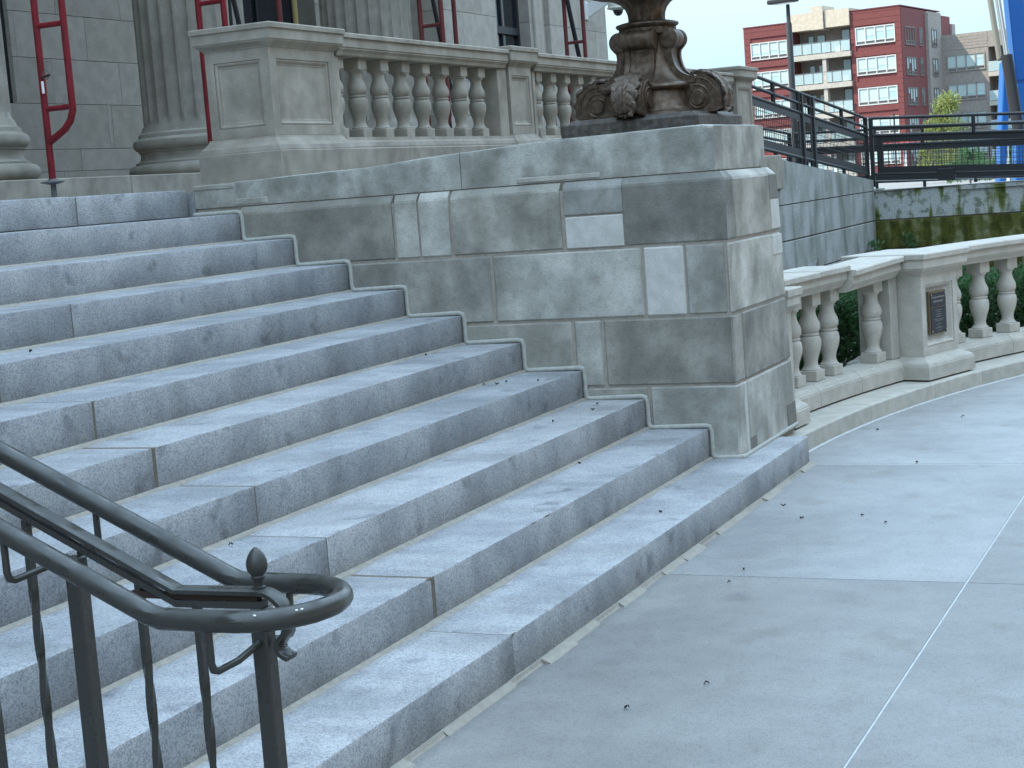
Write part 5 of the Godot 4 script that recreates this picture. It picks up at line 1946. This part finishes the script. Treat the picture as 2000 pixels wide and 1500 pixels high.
	for q in [[Vector3(60, 0, -6.65), 2.4, "thin white pole standing behind the level ramp railing", "white_paint"], [Vector3(100, 0, -18.9), 4.3, "short dark pole in front of the red brick corner", "dark_frame"]]:
		var st := MB.new()
		st.lathe([Vector2(0.06, -0.05), Vector2(0.05, q[1] - 0.05), Vector2(0.07, q[1]), Vector2(0.0, q[1] + 0.02)], 10, q[0])
		tag(part("street_pole", st, M[q[3]], null, 40.0), q[2], "pole")


# unseen buildings added around the plaza to keep low sky off the upright faces
func build_added_offices() -> void:
	for q in [[Vector3(-8, 0, 28), 96.0, 12.0, 18.6, 0.0, "added unseen office block opposite the steps that darkens the risers"], [Vector3(-62, 0, -6), 50.0, 12.0, 12.0, PI / 2, "added unseen office block left of the courthouse that blocks low sky"]]:
		var f := Transform3D(Basis(Vector3.UP, q[4]), q[0])
		var t := thing("added_office_building", q[5], "building", q[0], "added sky blockers around the plaza")
		var w: float = q[1]
		part("wall", tbox(f, -w / 2, w / 2, -0.06, q[3], -q[2] / 2, q[2] / 2), M.office, t)
		part("cornice", tbox(f, -w / 2 - 0.4, w / 2 + 0.4, q[3], q[3] + 0.6, -q[2] / 2 - 0.4, q[2] / 2 + 0.4), M.slab_edge, t)
		for side in [-1, 1]:
			for r in int(q[3] / 3.65):
				for k in int(w / 3.2):
					var x := -w / 2 + 1.8 + k * 3.2
					part("window", tbox(f, x - 0.75, x + 0.75, 1.2 + r * 3.6, 3.3 + r * 3.6, side * q[2] / 2 - 0.06, side * q[2] / 2 + 0.04), M.dark_glass, t)


func build_litter() -> void:
	var spots := [[-0.51, 0.608, -0.9], [-0.459, 0.608, -0.874], [-0.447, 0.608, -0.71], [-0.556, 0.608, -0.95], [-0.521, 0.76, -1.269], [-2.777, 1.064, -1.793], [-0.99, 0.304, -0.30], [-0.751, 0.456, -0.516], [-0.379, 0.456, -0.462], [-0.191, 0.456, -0.511], [-3.32, 0.456, -0.59], [-1.296, 0.152, 0.178], [-3.088, 0.0, 0.935], [-3.355, 0.0, 0.773], [-1.857, 0.0, 0.637], [-1.645, 0.0, 0.633], [-0.409, 0.0, 0.462], [-0.681, 0.0, 0.618], [-0.612, 0.0, 0.872], [-0.762, 0.0, 1.006], [1.751, 0.0, 0.444], [2.196, 0.0, 0.855], [0.69, 0.0, 0.868]]
	var labels := ["second from left of four dark leaf bits on the fourth granite tread", "third from left of four dark leaf bits on the fourth granite tread", "rightmost of four dark leaf bits on the fourth granite tread", "leftmost of four dark leaf bits on the fourth granite tread", "lone dark leaf bit near the wall end of the fifth granite tread", "lone dark leaf bit at the far left of the seventh granite tread", "lone dark leaf bit in the middle of the second granite tread", "leftmost of three dark leaf bits on the third tread near the wall", "middle of three dark leaf bits on the third tread near the wall", "rightmost of three dark leaf bits on the third tread near the wall", "lone dark leaf bit on the third tread above the acorn finial", "lone dark leaf bit on the lowest granite tread", "dark leaf on the paving nearest the bottom centre of the picture", "dark leaf on the paving just right of the lowest step joint", "dark leaf on the paving left of the long thin joint by the step", "dark leaf on the paving right of the long thin joint by the step", "dark leaf on the paving closest to the lowest step right end", "dark leaf on the paving midway along the lowest step front", "leaf nearer the step of the two dark leaves in the middle of the paving", "leaf nearer the viewer of the two dark leaves in the middle of the paving", "dark leaf on the paving close to the pale kerb", "dark leaf on the far right paving near the plaque pedestal", "dark leaf lying on the wide white paving joint"]
	for n in spots.size():
		var q: Array = spots[n]
		var l := rng.randf_range(0.007, 0.012)
		var s := MB.new()
		var p := Vector3(q[0], q[1] + 0.001, q[2])
		var a := rng.randf() * TAU
		var f := Transform3D(Basis(Vector3.UP, a), p)
		var top := []
		var low := []
		for k in 7:
			var u := k / 6.0
			var w := sin(PI * u) * l * rng.randf_range(0.28, 0.5) + 0.001
			var y := 0.002 + 0.006 * sin(u * 5.0 + a) * sin(PI * u) + 0.003 * u
			top.append([f * Vector3(u * l * 2 - l, y + 0.004, -w), f * Vector3(u * l * 2 - l, y + 0.002, 0), f * Vector3(u * l * 2 - l, y + 0.005, w)])
			low.append([f * Vector3(u * l * 2 - l, y + 0.0028, -w), f * Vector3(u * l * 2 - l, y + 0.0002, 0), f * Vector3(u * l * 2 - l, y + 0.0038, w)])
		for k in 6:
			for j in 2:
				s.quad(top[k][j], top[k][j + 1], top[k + 1][j + 1], top[k + 1][j])
				s.quad(low[k][j + 1], low[k][j], low[k + 1][j], low[k + 1][j + 1])
		tag(part("dead_leaf", s, M.dead_leaf), labels[n], "leaf", "dead leaves")


func _ready() -> void:
	rng.seed = 20240611
	set_view()
	set_materials()
	build_ground()
	build_stairs()
	build_cheek_wall()
	build_courthouse()
	build_columns()
	build_upper_balustrade()
	build_lower_balustrade()
	build_ramp()
	build_ramp_railing()
	build_lamp_base()
	build_handrail()
	build_scaffold()
	build_plants()
	build_far()
	build_added_offices()
	build_litter()
